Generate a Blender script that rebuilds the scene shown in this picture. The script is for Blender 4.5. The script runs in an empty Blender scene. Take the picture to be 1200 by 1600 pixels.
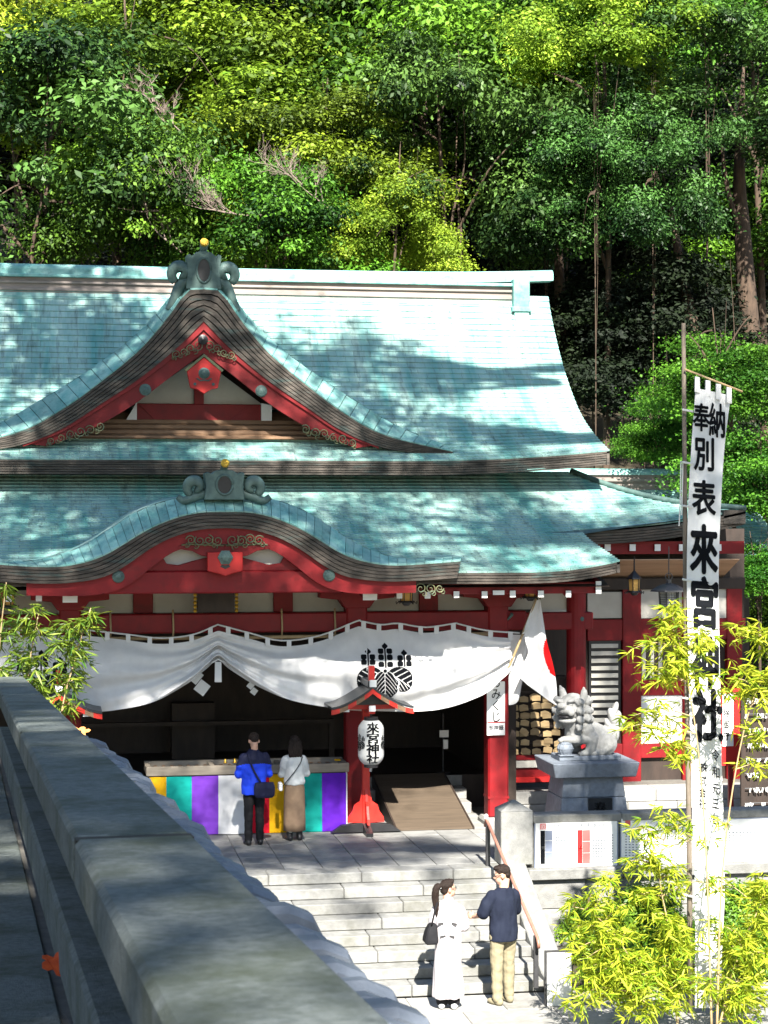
import bpy, bmesh, math, random
import numpy as np
from mathutils import Vector, Matrix, noise as mnoise

R = math.radians
scene = bpy.context.scene
COL = scene.collection

# ------------------------------------------------------------------ camera
CAMZ = 5.2
YAW = R(9.78)                      # the lens looks a little to the east of the hall's axis
FPX = 3000.0                       # focal length in pixels of a 1200 x 1600 frame
cam_d = bpy.data.cameras.new('camera')
cam = bpy.data.objects.new('camera', cam_d)
COL.objects.link(cam)
cam.location = (0, 0, CAMZ)
cam.rotation_euler = (R(90), 0, -YAW)
cam_d.sensor_fit = 'VERTICAL'
cam_d.sensor_height = 36
cam_d.sensor_width = 27
cam_d.lens = 36 * FPX / 1600
cam_d.clip_start = 0.1
cam_d.clip_end = 2000
cam_d.dof.use_dof = True
cam_d.dof.focus_distance = 30
cam_d.dof.aperture_fstop = 15.0
scene.camera = cam

# ------------------------------------------------------------------ light
SUN_DIR = Vector((0.05, 1.02, -0.93)).normalized()     # the way the light travels
sun_el = math.asin(-SUN_DIR.z)
to_sun = -SUN_DIR
sun_rot = math.atan2(to_sun.x, to_sun.y)
w = bpy.data.worlds.new('World')
scene.world = w
w.use_nodes = True
nt = w.node_tree
bg = nt.nodes['Background']
sky = nt.nodes.new('ShaderNodeTexSky')
sky.sky_type = 'NISHITA'
sky.sun_disc = False
sky.sun_elevation = sun_el
sky.sun_rotation = sun_rot
sky.air_density = 1.2
sky.dust_density = 0.4
sky.ozone_density = 1.6
nt.links.new(sky.outputs[0], bg.inputs[0])
bg.inputs[1].default_value = 0.054
sd = bpy.data.lights.new('sun', 'SUN')
sd.energy = 5.0
sd.angle = R(0.53)
sd.color = (1.0, 0.95, 0.86)
sun = bpy.data.objects.new('sun', sd)
COL.objects.link(sun)
sun.location = (0, -30, 60)
sun.rotation_euler = SUN_DIR.to_track_quat('-Z', 'Y').to_euler()
scene.view_settings.view_transform = 'Standard'
scene.view_settings.look = 'None'
scene.view_settings.exposure = 2.05
scene.view_settings.gamma = 1.0
scene.view_settings.use_curve_mapping = False
scene.render.engine = 'CYCLES'
scene.cycles.use_denoising = True
scene.cycles.max_bounces = 5
scene.cycles.diffuse_bounces = 2
scene.cycles.transmission_bounces = 4
scene.cycles.transparent_max_bounces = 5
scene.cycles.sample_clamp_indirect = 6.0

# ------------------------------------------------------------------ points
SA, CA = math.sin(YAW), math.cos(YAW)


def ray(px, py):
    u, v = (px - 600) / FPX, (800 - py) / FPX
    return Vector((SA + u * CA, CA - u * SA, v))


def at(px, py, Y):
    d = ray(px, py)
    return Vector((0, 0, CAMZ)) + d * (Y / d.y)


def atz(px, py, Z):
    d = ray(px, py)
    return Vector((0, 0, CAMZ)) + d * ((Z - CAMZ) / d.z)


def spline(pts, n):
    P = [Vector(p) for p in pts]
    P = [P[0] * 2 - P[1]] + P + [P[-1] * 2 - P[-2]]
    out = []
    m = len(P) - 3
    for k in range(n + 1):
        s = k / n * m
        i = min(int(s), m - 1)
        t = s - i
        a, b, c, d = P[i:i + 4]
        out.append(0.5 * ((2 * b) + (c - a) * t + (2 * a - 5 * b + 4 * c - d) * t * t + (3 * b - a - 3 * c + d) * t ** 3))
    return out


def even(pts, n):
    """Resample a polyline at n + 1 evenly spaced points."""
    L = [0]
    for a, b in zip(pts, pts[1:]):
        L.append(L[-1] + (b - a).length)
    out, j = [], 0
    for k in range(n + 1):
        s = L[-1] * k / n
        while j < len(pts) - 2 and L[j + 1] < s:
            j += 1
        out.append(pts[j].lerp(pts[j + 1], (s - L[j]) / max(L[j + 1] - L[j], 1e-9)))
    return out


# ------------------------------------------------------------------ objects
WORK = bpy.data.scenes.new('work')          # an empty scene to evaluate single objects in, quickly; removed at the end


def evaluated(o):
    WORK.collection.objects.link(o)
    vl = WORK.view_layers[0]
    vl.update()
    me = bpy.data.meshes.new_from_object(o.evaluated_get(vl.depsgraph))
    bpy.data.objects.remove(o)
    return me


ORG = {}


def tag(o, label=None, cat=None, group=None, kind=None):
    for k, v in (('label', label), ('category', cat), ('group', group), ('kind', kind)):
        if v:
            o[k] = v
    return o


def thing(name, label, cat, loc=(0, 0, 0), group=None):
    o = bpy.data.objects.new(name, None)
    COL.objects.link(o)
    o.location = loc
    o.empty_display_size = 0.2
    ORG[o] = Vector(loc)
    return tag(o, label, cat, group)


def link(name, me, parent=None, loc=None, m=None):
    o = bpy.data.objects.new(name, me)
    COL.objects.link(o)
    if parent is not None:
        o.parent = parent
    base = ORG.get(parent, Vector())
    if m is not None:
        mm = Matrix.Translation(-base) @ m
        o.matrix_basis = mm
        ORG[o] = m.translation.copy()
    else:
        L = Vector(loc) if loc is not None else base
        o.location = L - base
        ORG[o] = L
    return o


def smooth_by(me, flag=True):
    me.polygons.foreach_set('use_smooth', [flag] * len(me.polygons))


class MB:
    def __init__(self):
        self.v, self.f, self.t = [], [], None

    def add(self, vs, fs):
        n = len(self.v)
        self.v += [Vector(p) for p in vs]
        self.f += [tuple(i + n for i in f) for f in fs]
        return self

    def box(self, lo, hi):
        x0, y0, z0 = lo
        x1, y1, z1 = hi
        return self.add([(x0, y0, z0), (x1, y0, z0), (x1, y1, z0), (x0, y1, z0), (x0, y0, z1), (x1, y0, z1), (x1, y1, z1), (x0, y1, z1)],
                        [(0, 3, 2, 1), (4, 5, 6, 7), (0, 1, 5, 4), (1, 2, 6, 5), (2, 3, 7, 6), (3, 0, 4, 7)])

    def obox(self, m, size):
        x, y, z = (s / 2 for s in size)
        vs = [m @ Vector(p) for p in ((-x, -y, -z), (x, -y, -z), (x, y, -z), (-x, y, -z), (-x, -y, z), (x, -y, z), (x, y, z), (-x, y, z))]
        return self.add(vs, [(0, 3, 2, 1), (4, 5, 6, 7), (0, 1, 5, 4), (1, 2, 6, 5), (2, 3, 7, 6), (3, 0, 4, 7)])

    def loft(self, rings, closed=True, caps=True):
        n = len(rings[0])
        b = len(self.v)
        for r in rings:
            self.v += [Vector(p) for p in r]
        m = n if closed else n - 1
        for i in range(len(rings) - 1):
            for j in range(m):
                k = (j + 1) % n
                self.f.append((b + i * n + j, b + i * n + k, b + (i + 1) * n + k, b + (i + 1) * n + j))
        if caps and closed:
            self.f.append(tuple(b + j for j in range(n))[::-1])
            self.f.append(tuple(b + (len(rings) - 1) * n + j for j in range(n)))
        return self

    def tube(self, pts, rad, n=8, caps=True):
        pts = [Vector(p) for p in pts]
        if not hasattr(rad, '__len__'):
            rad = [rad] * len(pts)
        rings, side = [], None
        for i, p in enumerate(pts):
            d = (pts[min(i + 1, len(pts) - 1)] - pts[max(i - 1, 0)]).normalized()
            if side is None:
                side = d.orthogonal().normalized()
            side = (side - d * side.dot(d))
            side = side.normalized() if side.length > 1e-6 else d.orthogonal().normalized()
            up = d.cross(side)
            rings.append([p + (side * math.cos(a) + up * math.sin(a)) * rad[i] for a in (2 * math.pi * k / n for k in range(n))])
        return self.loft(rings, True, caps)

    def strip(self, top, bot, dy):
        """A bar swept along a polyline: front face from top to bot, dy deep."""
        D = Vector((0, dy, 0)) if not isinstance(dy, Vector) else dy
        return self.loft([[a, b, b + D, a + D] for a, b in zip(top, bot)])

    def lathe(self, prof, c, n=16, axis='Z'):
        rings = []
        for r, h in prof:
            ring = []
            for k in range(n):
                a = 2 * math.pi * k / n
                p = (r * math.cos(a), r * math.sin(a), h) if axis == 'Z' else (r * math.cos(a), h, r * math.sin(a))
                ring.append(Vector(c) + Vector(p))
            rings.append(ring)
        return self.loft(rings)

    def prism(self, poly, y0, y1):
        """A polygon of (x, z) points pushed from y0 to y1."""
        n = len(poly)
        vs = [(x, y0, z) for x, z in poly] + [(x, y1, z) for x, z in poly]
        fs = [tuple(range(n)), tuple(range(2 * n - 1, n - 1, -1))]
        for i in range(n):
            j = (i + 1) % n
            fs.append((i, i + n, j + n, j))
        return self.add(vs, fs)

    def mesh(self, name, mat, org=Vector(), smooth=False, bevel=0, fix=True):
        me = bpy.data.meshes.new(name)
        me.from_pydata([tuple(p - org) for p in self.v], [], self.f)
        if fix or bevel:
            bm = bmesh.new()
            bm.from_mesh(me)
            if bevel:
                bmesh.ops.remove_doubles(bm, verts=bm.verts, dist=1e-5)
                bmesh.ops.bevel(bm, geom=list(bm.edges), offset=bevel, segments=1, affect='EDGES', clamp_overlap=True)
            bmesh.ops.recalc_face_normals(bm, faces=bm.faces)
            bm.to_mesh(me)
            bm.free()
        me.materials.append(mat)
        if smooth:
            smooth_by(me)
        return me

    def build(self, name, mat, parent=None, smooth=False, bevel=0, fix=True):
        org = ORG.get(parent, Vector())
        return link(name, self.mesh(name, mat, org, smooth, bevel, fix), parent)


def pbox(x0, y0, x1, y1, Y, dy):
    """lo, hi of a box whose front face at depth Y covers the frame's x0..x1, y0..y1."""
    a, b = at(x0, y1, Y), at(x1, y0, Y)
    m0, m1 = at((x0 + x1) / 2, y1, Y), at((x0 + x1) / 2, y0, Y)
    return (a.x, Y, m0.z), (b.x, Y + dy, m1.z)


def quads_mesh(name, V, mat, tone=None, nv=4, smooth=False):
    """Mesh of separate polygons of nv corners from an (N*nv, 3) array."""
    V = np.ascontiguousarray(V, dtype=np.float32)
    n = len(V)
    k = n // nv
    me = bpy.data.meshes.new(name)
    me.vertices.add(n)
    me.vertices.foreach_set('co', V.ravel())
    me.loops.add(n)
    me.loops.foreach_set('vertex_index', np.arange(n, dtype=np.int32))
    me.polygons.add(k)
    me.polygons.foreach_set('loop_start', np.arange(0, n, nv, dtype=np.int32))
    me.polygons.foreach_set('loop_total', np.full(k, nv, dtype=np.int32))
    if tone is not None:
        at_ = me.attributes.new('tone', 'FLOAT', 'FACE')
        at_.data.foreach_set('value', np.ascontiguousarray(tone, dtype=np.float32))
    me.update()
    me.materials.append(mat)
    if smooth:
        smooth_by(me)
    return me


# ------------------------------------------------------------------ materials
def node(nt, kind, **kw):
    n = nt.nodes.new(kind)
    for k, v in kw.items():
        if k in n.inputs:
            n.inputs[k].default_value = v
        else:
            setattr(n, k, v)
    return n


def rgba(c):
    return (c[0], c[1], c[2], 1)


def mixc(nt, fac, a, b, mode='MIX'):
    m = nt.nodes.new('ShaderNodeMix')
    m.data_type = 'RGBA'
    m.blend_type = mode
    m.clamp_factor = True
    for sock, val in ((m.inputs[0], fac), (m.inputs[6], a), (m.inputs[7], b)):
        if hasattr(val, 'is_linked') or isinstance(val, bpy.types.NodeSocket):
            nt.links.new(val, sock)
        elif isinstance(val, (int, float)):
            sock.default_value = val
        else:
            sock.default_value = rgba(val)
    return m.outputs[2]


def mat(name, c1, c2=None, scale=3.0, rough=0.7, bump=0.0, bscale=20.0, rnd=0.0, metal=0.0, spec=0.4, tone=0.0,
        stain=None, stretch=(1, 1, 1), hue=0.0, lo=0.35, hi=0.68):
    m = bpy.data.materials.new(name)
    m.use_nodes = True
    nt = m.node_tree
    b = nt.nodes['Principled BSDF']
    b.inputs['Roughness'].default_value = rough
    b.inputs['Metallic'].default_value = metal
    b.inputs['Specular IOR Level'].default_value = spec
    geo = node(nt, 'ShaderNodeNewGeometry')
    mul = node(nt, 'ShaderNodeVectorMath', operation='MULTIPLY')
    nt.links.new(geo.outputs['Position'], mul.inputs[0])
    mul.inputs[1].default_value = stretch
    vec = mul.outputs[0]
    if c2 is not None:
        nz = node(nt, 'ShaderNodeTexNoise', Scale=scale, Detail=6.0, Roughness=0.62)
        nt.links.new(vec, nz.inputs['Vector'])
        mr = node(nt, 'ShaderNodeMapRange')
        mr.inputs[1].default_value, mr.inputs[2].default_value = lo, hi
        nt.links.new(nz.outputs[0], mr.inputs[0])
        col = mixc(nt, mr.outputs[0], c1, c2)
    else:
        rgb = node(nt, 'ShaderNodeRGB')
        rgb.outputs[0].default_value = rgba(c1)
        col = rgb.outputs[0]
    if stain:
        sc, ss, lo, hi = stain
        nz = node(nt, 'ShaderNodeTexNoise', Scale=ss, Detail=7.0, Roughness=0.7)
        nt.links.new(vec, nz.inputs['Vector'])
        mr = node(nt, 'ShaderNodeMapRange')
        mr.inputs[1].default_value, mr.inputs[2].default_value = lo, hi
        nt.links.new(nz.outputs[0], mr.inputs[0])
        col = mixc(nt, mr.outputs[0], col, sc)
    if rnd or tone or hue:
        hs = node(nt, 'ShaderNodeHueSaturation')
        nt.links.new(col, hs.inputs['Color'])
        val = None
        if rnd:
            oi = node(nt, 'ShaderNodeObjectInfo')
            mr = node(nt, 'ShaderNodeMapRange')
            mr.inputs[3].default_value, mr.inputs[4].default_value = 1 - rnd, 1 + rnd
            nt.links.new(oi.outputs['Random'], mr.inputs[0])
            val = mr.outputs[0]
        if tone:
            at_ = node(nt, 'ShaderNodeAttribute', attribute_name='tone')
            mr = node(nt, 'ShaderNodeMapRange')
            mr.inputs[3].default_value, mr.inputs[4].default_value = 1 - tone, 1 + tone
            nt.links.new(at_.outputs['Fac'], mr.inputs[0])
            if val is None:
                val = mr.outputs[0]
            else:
                mm = node(nt, 'ShaderNodeMath', operation='MULTIPLY')
                nt.links.new(val, mm.inputs[0])
                nt.links.new(mr.outputs[0], mm.inputs[1])
                val = mm.outputs[0]
        if val is not None:
            nt.links.new(val, hs.inputs['Value'])
        col = hs.outputs[0]
    nt.links.new(col, b.inputs['Base Color'])
    if bump:
        nz = node(nt, 'ShaderNodeTexNoise', Scale=bscale, Detail=6.0, Roughness=0.6)
        nt.links.new(vec, nz.inputs['Vector'])
        bp = node(nt, 'ShaderNodeBump', Strength=bump, Distance=0.02)
        nt.links.new(nz.outputs[0], bp.inputs['Height'])
        nt.links.new(bp.outputs[0], b.inputs['Normal'])
    return m


def leaf_mat(name, c1, c2, trans=0.35, rough=0.55, hshift=0.014):
    m = bpy.data.materials.new(name)
    m.use_nodes = True
    nt = m.node_tree
    b = nt.nodes['Principled BSDF']
    b.inputs['Roughness'].default_value = rough
    b.inputs['Specular IOR Level'].default_value = 0.25
    a = node(nt, 'ShaderNodeAttribute', attribute_name='tone')
    col = mixc(nt, a.outputs['Fac'], c1, c2)
    oi = node(nt, 'ShaderNodeObjectInfo')
    mr = node(nt, 'ShaderNodeMapRange')
    mr.inputs[3].default_value, mr.inputs[4].default_value = 0.5 - hshift, 0.5 + hshift
    nt.links.new(oi.outputs['Random'], mr.inputs[0])
    hs = node(nt, 'ShaderNodeHueSaturation')
    nt.links.new(col, hs.inputs['Color'])
    nt.links.new(mr.outputs[0], hs.inputs['Hue'])
    nt.links.new(hs.outputs[0], b.inputs['Base Color'])
    tr = node(nt, 'ShaderNodeBsdfTranslucent')
    nt.links.new(hs.outputs[0], tr.inputs['Color'])
    mx = node(nt, 'ShaderNodeMixShader')
    mx.inputs[0].default_value = trans
    nt.links.new(b.outputs[0], mx.inputs[1])
    nt.links.new(tr.outputs[0], mx.inputs[2])
    nt.links.new(mx.outputs[0], nt.nodes['Material Output'].inputs[0])
    return m


def cloth_mat(name, c, trans=0.25, bump=0.1):
    m = mat(name, c, tuple(x * 0.9 for x in c), 6, 0.85, bump, 60, spec=0.15)
    nt = m.node_tree
    tr = node(nt, 'ShaderNodeBsdfTranslucent')
    tr.inputs[0].default_value = rgba(c)
    mx = node(nt, 'ShaderNodeMixShader')
    mx.inputs[0].default_value = trans
    nt.links.new(nt.nodes['Principled BSDF'].outputs[0], mx.inputs[1])
    nt.links.new(tr.outputs[0], mx.inputs[2])
    nt.links.new(mx.outputs[0], nt.nodes['Material Output'].inputs[0])
    return m


COPPER = mat('verdigris', (0.125, 0.325, 0.305), (0.40, 0.54, 0.49), 1.3, 0.62, 0.12, 30, tone=0.10, spec=0.35,
             stain=((0.07, 0.155, 0.145), 2.6, 0.50, 0.72), stretch=(2.6, 0.4, 0.4))
COPPER2 = mat('verdigris_dark', (0.042, 0.078, 0.072), (0.095, 0.155, 0.142), 6, 0.55, 0.15, 30, spec=0.4, rnd=0.1,
              stain=((0.05, 0.09, 0.09), 4, 0.5, 0.8))
BAND = mat('verdigris_pale', (0.12, 0.315, 0.295), (0.28, 0.46, 0.42), 4, 0.6, 0.15, 30, spec=0.35, rnd=0.2, stain=((0.06, 0.13, 0.12), 5, 0.52, 0.75))
BARK_EDGE = mat('weathered_eave_edge', (0.030, 0.026, 0.022), (0.105, 0.088, 0.074), 5, 0.8, 0.5, 30, rnd=0.12, stretch=(0.5, 1, 3),
                stain=((0.05, 0.09, 0.085), 2.2, 0.55, 0.7))
RIDGE = mat('ridge_metal', (0.16, 0.135, 0.125), (0.30, 0.25, 0.22), 3, 0.5, 0.1, 20, stretch=(0.4, 2, 2))
RED = mat('vermilion', (0.20, 0.003, 0.006), (0.15, 0.0027, 0.0055), 4, 0.55, 0.12, 15, spec=0.35, rnd=0.10, stain=((0.085, 0.006, 0.006), 3.2, 0.54, 0.80))
RED2 = mat('vermilion_lit', (0.42, 0.014, 0.012), (0.36, 0.010, 0.011), 4, 0.5, 0.05, 15, spec=0.4)  # vermilion with sunlit brightness put into the colour
WHITE = mat('white_paint', (0.80, 0.80, 0.79), (0.70, 0.70, 0.69), 3, 0.7, 0.04, 30)
PLASTER = mat('plaster', (0.52, 0.50, 0.45), (0.44, 0.42, 0.38), 2, 0.85, 0.1, 40)
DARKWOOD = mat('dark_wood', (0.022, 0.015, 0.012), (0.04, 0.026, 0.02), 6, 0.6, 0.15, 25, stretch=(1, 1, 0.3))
BROWN = mat('brown_wood', (0.16, 0.09, 0.05), (0.24, 0.15, 0.09), 6, 0.65, 0.2, 25, stretch=(0.3, 3, 3))
TAN = mat('tan_board', (0.27, 0.235, 0.19), (0.20, 0.17, 0.135), 6, 0.7, 0.15, 25, stretch=(0.3, 3, 3), rnd=0.06)
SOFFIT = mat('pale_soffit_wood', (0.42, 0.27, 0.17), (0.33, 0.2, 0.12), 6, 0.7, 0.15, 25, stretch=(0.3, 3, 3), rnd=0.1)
GOLD = mat('gilt', (0.75, 0.45, 0.06), (0.55, 0.33, 0.05), 8, 0.35, 0.05, 30, metal=0.8)
GILTLEAF = mat('old_gilt_scrollwork', (0.16, 0.15, 0.07), (0.06, 0.10, 0.07), 14, 0.5, 0.1, 40, metal=0.3)
BLACK = mat('black_lacquer', (0.012, 0.012, 0.014), (0.02, 0.02, 0.022), 5, 0.4, 0.05, 30)
INK = mat('ink', (0.008, 0.009, 0.011), None, rough=0.95, spec=0.05)
STONE = mat('granite', (0.235, 0.235, 0.225), (0.165, 0.165, 0.16), 9, 0.8, 0.35, 60, rnd=0.17, stain=((0.13, 0.13, 0.11), 1.9, 0.50, 0.74))
STONE_PALE = mat('pale_granite', (0.29, 0.285, 0.27), (0.22, 0.215, 0.205), 9, 0.8, 0.3, 60, rnd=0.14, stain=((0.16, 0.155, 0.13), 1.6, 0.52, 0.78))
STONE_BLUE = mat('blue_grey_shade_granite', (0.18, 0.205, 0.245), (0.125, 0.145, 0.175), 12, 0.6, 0.2, 70, rnd=0.05)  # bluish stone, with skylit shade put into the colour too
PAVE = mat('paving', (0.255, 0.255, 0.245), (0.185, 0.185, 0.18), 5, 0.75, 0.2, 50, rnd=0.16, stain=((0.14, 0.14, 0.125), 1.5, 0.52, 0.78))
JOINT = mat('joint_mortar', (0.10, 0.095, 0.085), (0.16, 0.15, 0.13), 8, 0.9, 0.3, 40)
MOSS_STONE = mat('mossy_coping', (0.155, 0.175, 0.17), (0.075, 0.09, 0.085), 38, 0.8, 0.5, 120, rnd=0.06,
                 stain=((0.05, 0.062, 0.042), 2.6, 0.46, 0.66))
EARTH = mat('forest_floor', (0.035, 0.028, 0.018), (0.06, 0.05, 0.03), 2, 0.95, 0.6, 8)
STEEL = mat('painted_steel', (0.03, 0.03, 0.032), (0.045, 0.045, 0.048), 8, 0.45, 0.05, 30)
PIPE = mat('brown_handrail', (0.32, 0.15, 0.11), (0.25, 0.11, 0.08), 8, 0.35, 0.03, 30)
BARK = mat('bark', (0.085, 0.056, 0.038), (0.035, 0.024, 0.017), 8, 0.9, 0.8, 14, stretch=(2, 2, 0.4))
TWIG = mat('grey_twig', (0.27, 0.21, 0.18), (0.17, 0.13, 0.11), 8, 0.9, 0.3, 20)
PAPER = cloth_mat('white_paper', (0.80, 0.80, 0.78), 0.3)
CLOTH = cloth_mat('white_cotton', (0.80, 0.80, 0.80), 0.22)
POLE = mat('weathered_pole', (0.17, 0.14, 0.11), (0.10, 0.08, 0.06), 10, 0.7, 0.2, 30, stretch=(3, 3, .4))
BAMBOO = mat('bamboo_cane', (0.38, 0.28, 0.15), (0.28, 0.2, 0.1), 12, 0.5, 0.05, 30)
# ================================================================== setting: ground, terrace, stairs
CX = 2.6                                    # the hall's axis


def struct(name, mb, m, **kw):
    return tag(mb.build(name, m, None, **kw), kind='structure')


def bevel_box_mesh(name, size, m, bev):
    mb = MB()
    mb.box((-size[0] / 2, -size[1] / 2, -size[2]), (size[0] / 2, size[1] / 2, 0))
    return mb.mesh(name, m, bevel=bev)


GZ = -1.24
N_R, RISE, TREAD = 8, 0.155, 0.33
TY = 27.36                                  # front edge of the terrace
rng = random.Random(7)

# ground sheet, with the hill behind the hall in a sheet of its own
g = MB()
g.add([(-400, -60, GZ - 0.03), (400, -60, GZ - 0.03), (400, 600, GZ - 0.03), (-400, 600, GZ - 0.03)], [(0, 1, 2, 3)])
struct('ground', g, EARTH, fix=False)


def hill_z(x, y):
    t = max(0.0, y - 42)
    z = -0.1 + 0.9 * min(t / 5, 1) + 0.52 * t
    return min(z, 46) + 1.2 * mnoise.noise(Vector((x * .08, y * .08, 0))) * min(t / 6, 1)


g = MB()
nx, ny = 50, 44
xs = [-60 + 160 * i / nx for i in range(nx + 1)]
ys = [41 + 150 * (j / ny) ** 1.6 for j in range(ny + 1)]
g.add([(x, y, hill_z(x, y)) for y in ys for x in xs],
      [(j * (nx + 1) + i, j * (nx + 1) + i + 1, (j + 1) * (nx + 1) + i + 1, (j + 1) * (nx + 1) + i) for j in range(ny) for i in range(nx)])
struct('hillside', g, EARTH, smooth=True, fix=False)

# lower court, paved in big pale slabs
court = MB()
court.box((-3, 10, GZ - 0.4), (30, 25.05, GZ - 0.012))
court = struct('lower_court', court, JOINT)
cm = {}
for j in range(6):
    y0 = 25.03 - (j + 1) * 0.8
    x = 1.0 - (j % 2) * 0.6
    while x < 13:
        me = cm.setdefault(1, bevel_box_mesh('paving_slab', (1.19, 0.79, 0.05), STONE_PALE, 0.006))
        link('paving_slab', me, court, m=Matrix.Translation((x + .6, y0 + .4, GZ + rng.uniform(-.002, .002))))
        x += 1.2

# terrace in front of the hall
ter = MB()
ter.box((-9, TY + 0.04, GZ - 0.3), (6.45, 45, -0.014))
ter.box((6.45, TY + 0.30, GZ - 0.3), (26, 45, -0.016))
ter = struct('terrace', ter, JOINT)
slab = bevel_box_mesh('paving_slab', (0.555, 0.505, 0.05), PAVE, 0.006)
for j in range(9):
    for i in range(-4, 18):
        x = -0.35 + i * 0.565
        y = TY + 0.42 + 0.26 + j * 0.515
        if y > 32.2 or x > 7.6:
            continue
        z = rng.uniform(-.003, .003)
        tilt = Matrix.Rotation(rng.uniform(-.004, .004), 4, 'X') @ Matrix.Rotation(rng.uniform(-.004, .004), 4, 'Y')
        link('paving_slab', slab, ter, m=Matrix.Translation((x, y, z)) @ tilt)

# stairs: eight risers of long granite blocks
SX0, SX1 = -1.6, 6.50
st = MB()
for k in range(N_R):
    st.box((SX0, TY - k * TREAD + 0.05, GZ - .2), (SX1, TY - k * TREAD + 0.6, -k * RISE - 0.03))
stairs = struct('stone_stairs', st, JOINT)
for k in range(N_R):
    yf = TY - k * TREAD
    zt = -k * RISE
    x = SX0 + rng.uniform(-.8, 0)
    while x < SX1 - 0.02:
        L = rng.choice((0.95, 1.15, 1.35, 1.55))
        x1 = min(x + L, SX1)
        if SX1 - x1 < 0.35:
            x1 = SX1
        dep = 0.42 if k == 0 else TREAD + 0.05
        mb = MB()
        j = rng.uniform(-.004, .004)
        mb.box((x + .004, yf + j, zt - RISE + 0.004), (x1 - .004, yf + dep, zt + rng.uniform(-.003, .002)))
        mb.build('step_block', STONE, stairs, bevel=0.012)
        x = x1
# sloping cheek stone on the right of the stairs
cheek = thing('stair_cheek', 'sloping granite cheek wall closing the right side of the stone stairs', 'cheek wall', (6.68, 26.2, GZ))
prof = [(TY + .16, 0.03), (TY - 2.15, -1.02), (TY - 2.42, -1.06), (TY - 2.42, GZ - .05), (TY + .16, GZ - .05)]
cuts = [(0, .5), (.5, 1)]
mb = MB()
mb.loft([[(6.505, y, z) for y, z in prof], [(6.86, y, z) for y, z in prof]])
mb.build('coping_block', STONE, cheek, bevel=0.015)

# retaining wall of the terrace to the right of the stairs, block by block
rw = thing('retaining_wall', 'granite block wall under the notice boards at the edge of the terrace', 'wall', (9, TY + .1, GZ))
mb = MB()
mb.box((6.87, TY + .14, GZ - .05), (16, TY + .32, -0.06))
mb.build('wall_core', JOINT, rw)
zz = [-0.05, -0.22, -0.66, -1.22]
for r in range(3):
    x = 6.875 + (0 if r != 1 else 0)
    while x < 15.5:
        L = rng.uniform(.75, 1.15) if r else rng.uniform(1.3, 1.8)
        mb = MB()
        out = 0.09 if r == 0 else 0.14 - rng.uniform(0, .02)
        mb.box((x + .005, TY + out - (.06 if r == 0 else 0), zz[r + 1] + .005), (x + L - .005, TY + .31, zz[r] - .004))
        mb.build('wall_block', STONE, rw, bevel=0.014)
        x += L

# ================================================================== path with the coping wall beside the camera
RD = Vector((SA - 0.2187 * CA, CA + 0.2187 * SA, 0)).normalized()      # the way the wall runs
RN = Vector((RD.y, -RD.x, 0))                                           # to its right
SLOPE = -0.0555


def rp(s, off, dz):
    """Point s metres along the wall, off to its right, dz from its top (height falls along the path)."""
    base = Vector((0, 0, CAMZ)) + Vector((SA, CA, 0)) * 2.65 + Vector((CA, -SA, 0)) * 0.02
    p = base + RD * s + RN * off
    p.z = CAMZ - 0.705 + SLOPE * s + dz
    return p


def rbar(mb, s0, s1, o0, o1, z0, z1, n=1):
    rings = []
    for k in range(n + 1):
        s = s0 + (s1 - s0) * k / n
        rings.append([rp(s, o0, z0), rp(s, o1, z0), rp(s, o1, z1), rp(s, o0, z1)])
    return mb.loft(rings)


GRIME = mat('joint_grime', (0.022, 0.022, 0.02), (0.04, 0.038, 0.03), 12, 0.95, 0.4, 50)
para = thing('stone_parapet', 'long weathered grey stone parapet running from the near corner beside the path', 'parapet', rp(6, -.15, -1))
cuts = [-2.4, 2.42, 7.3, 12.2, 17.0]
for a, b in zip(cuts, cuts[1:]):
    mb = MB()
    rbar(mb, a + .03, b - .03, -0.31, 0.0, -0.13, 0.0, 1)
    mb.build('coping_stone', MOSS_STONE, para, bevel=0.014)
    mb = MB()
    rbar(mb, a + .01, b - .01, -0.25, 0.0, -0.72, -0.50, 4)
    mb.build('base_stone', MOSS_STONE, para, bevel=0.014)
for c_ in cuts[1:-1]:
    mb = MB()
    rbar(mb, c_ - .042, c_ + .042, -0.306, -0.004, -0.12, -0.0035)
    mb.build('mortar_joint', GRIME, para)
mb = MB()
rbar(mb, -2.4, 17.0, -0.12, -0.02, -0.5, -0.06, 4)
mb.build('back_panel', JOINT, para)

path = MB()
rbar(path, -4, 17.5, -3.2, 0.02, -1.4, -0.79, 2)
path = struct('path', path, JOINT)
s = -3.5
while s < 17:
    for o in range(4):
        mb = MB()
        rbar(mb, s + .006, s + 1.2 - .006, -0.262 - .7 * (o + 1) + .006, -0.262 - .7 * o - .006, -.83, -.77 + rng.uniform(-.003, .003))
        mb.build('paving_slab', MOSS_STONE, path, bevel=0.008)
    s += 1.2

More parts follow.
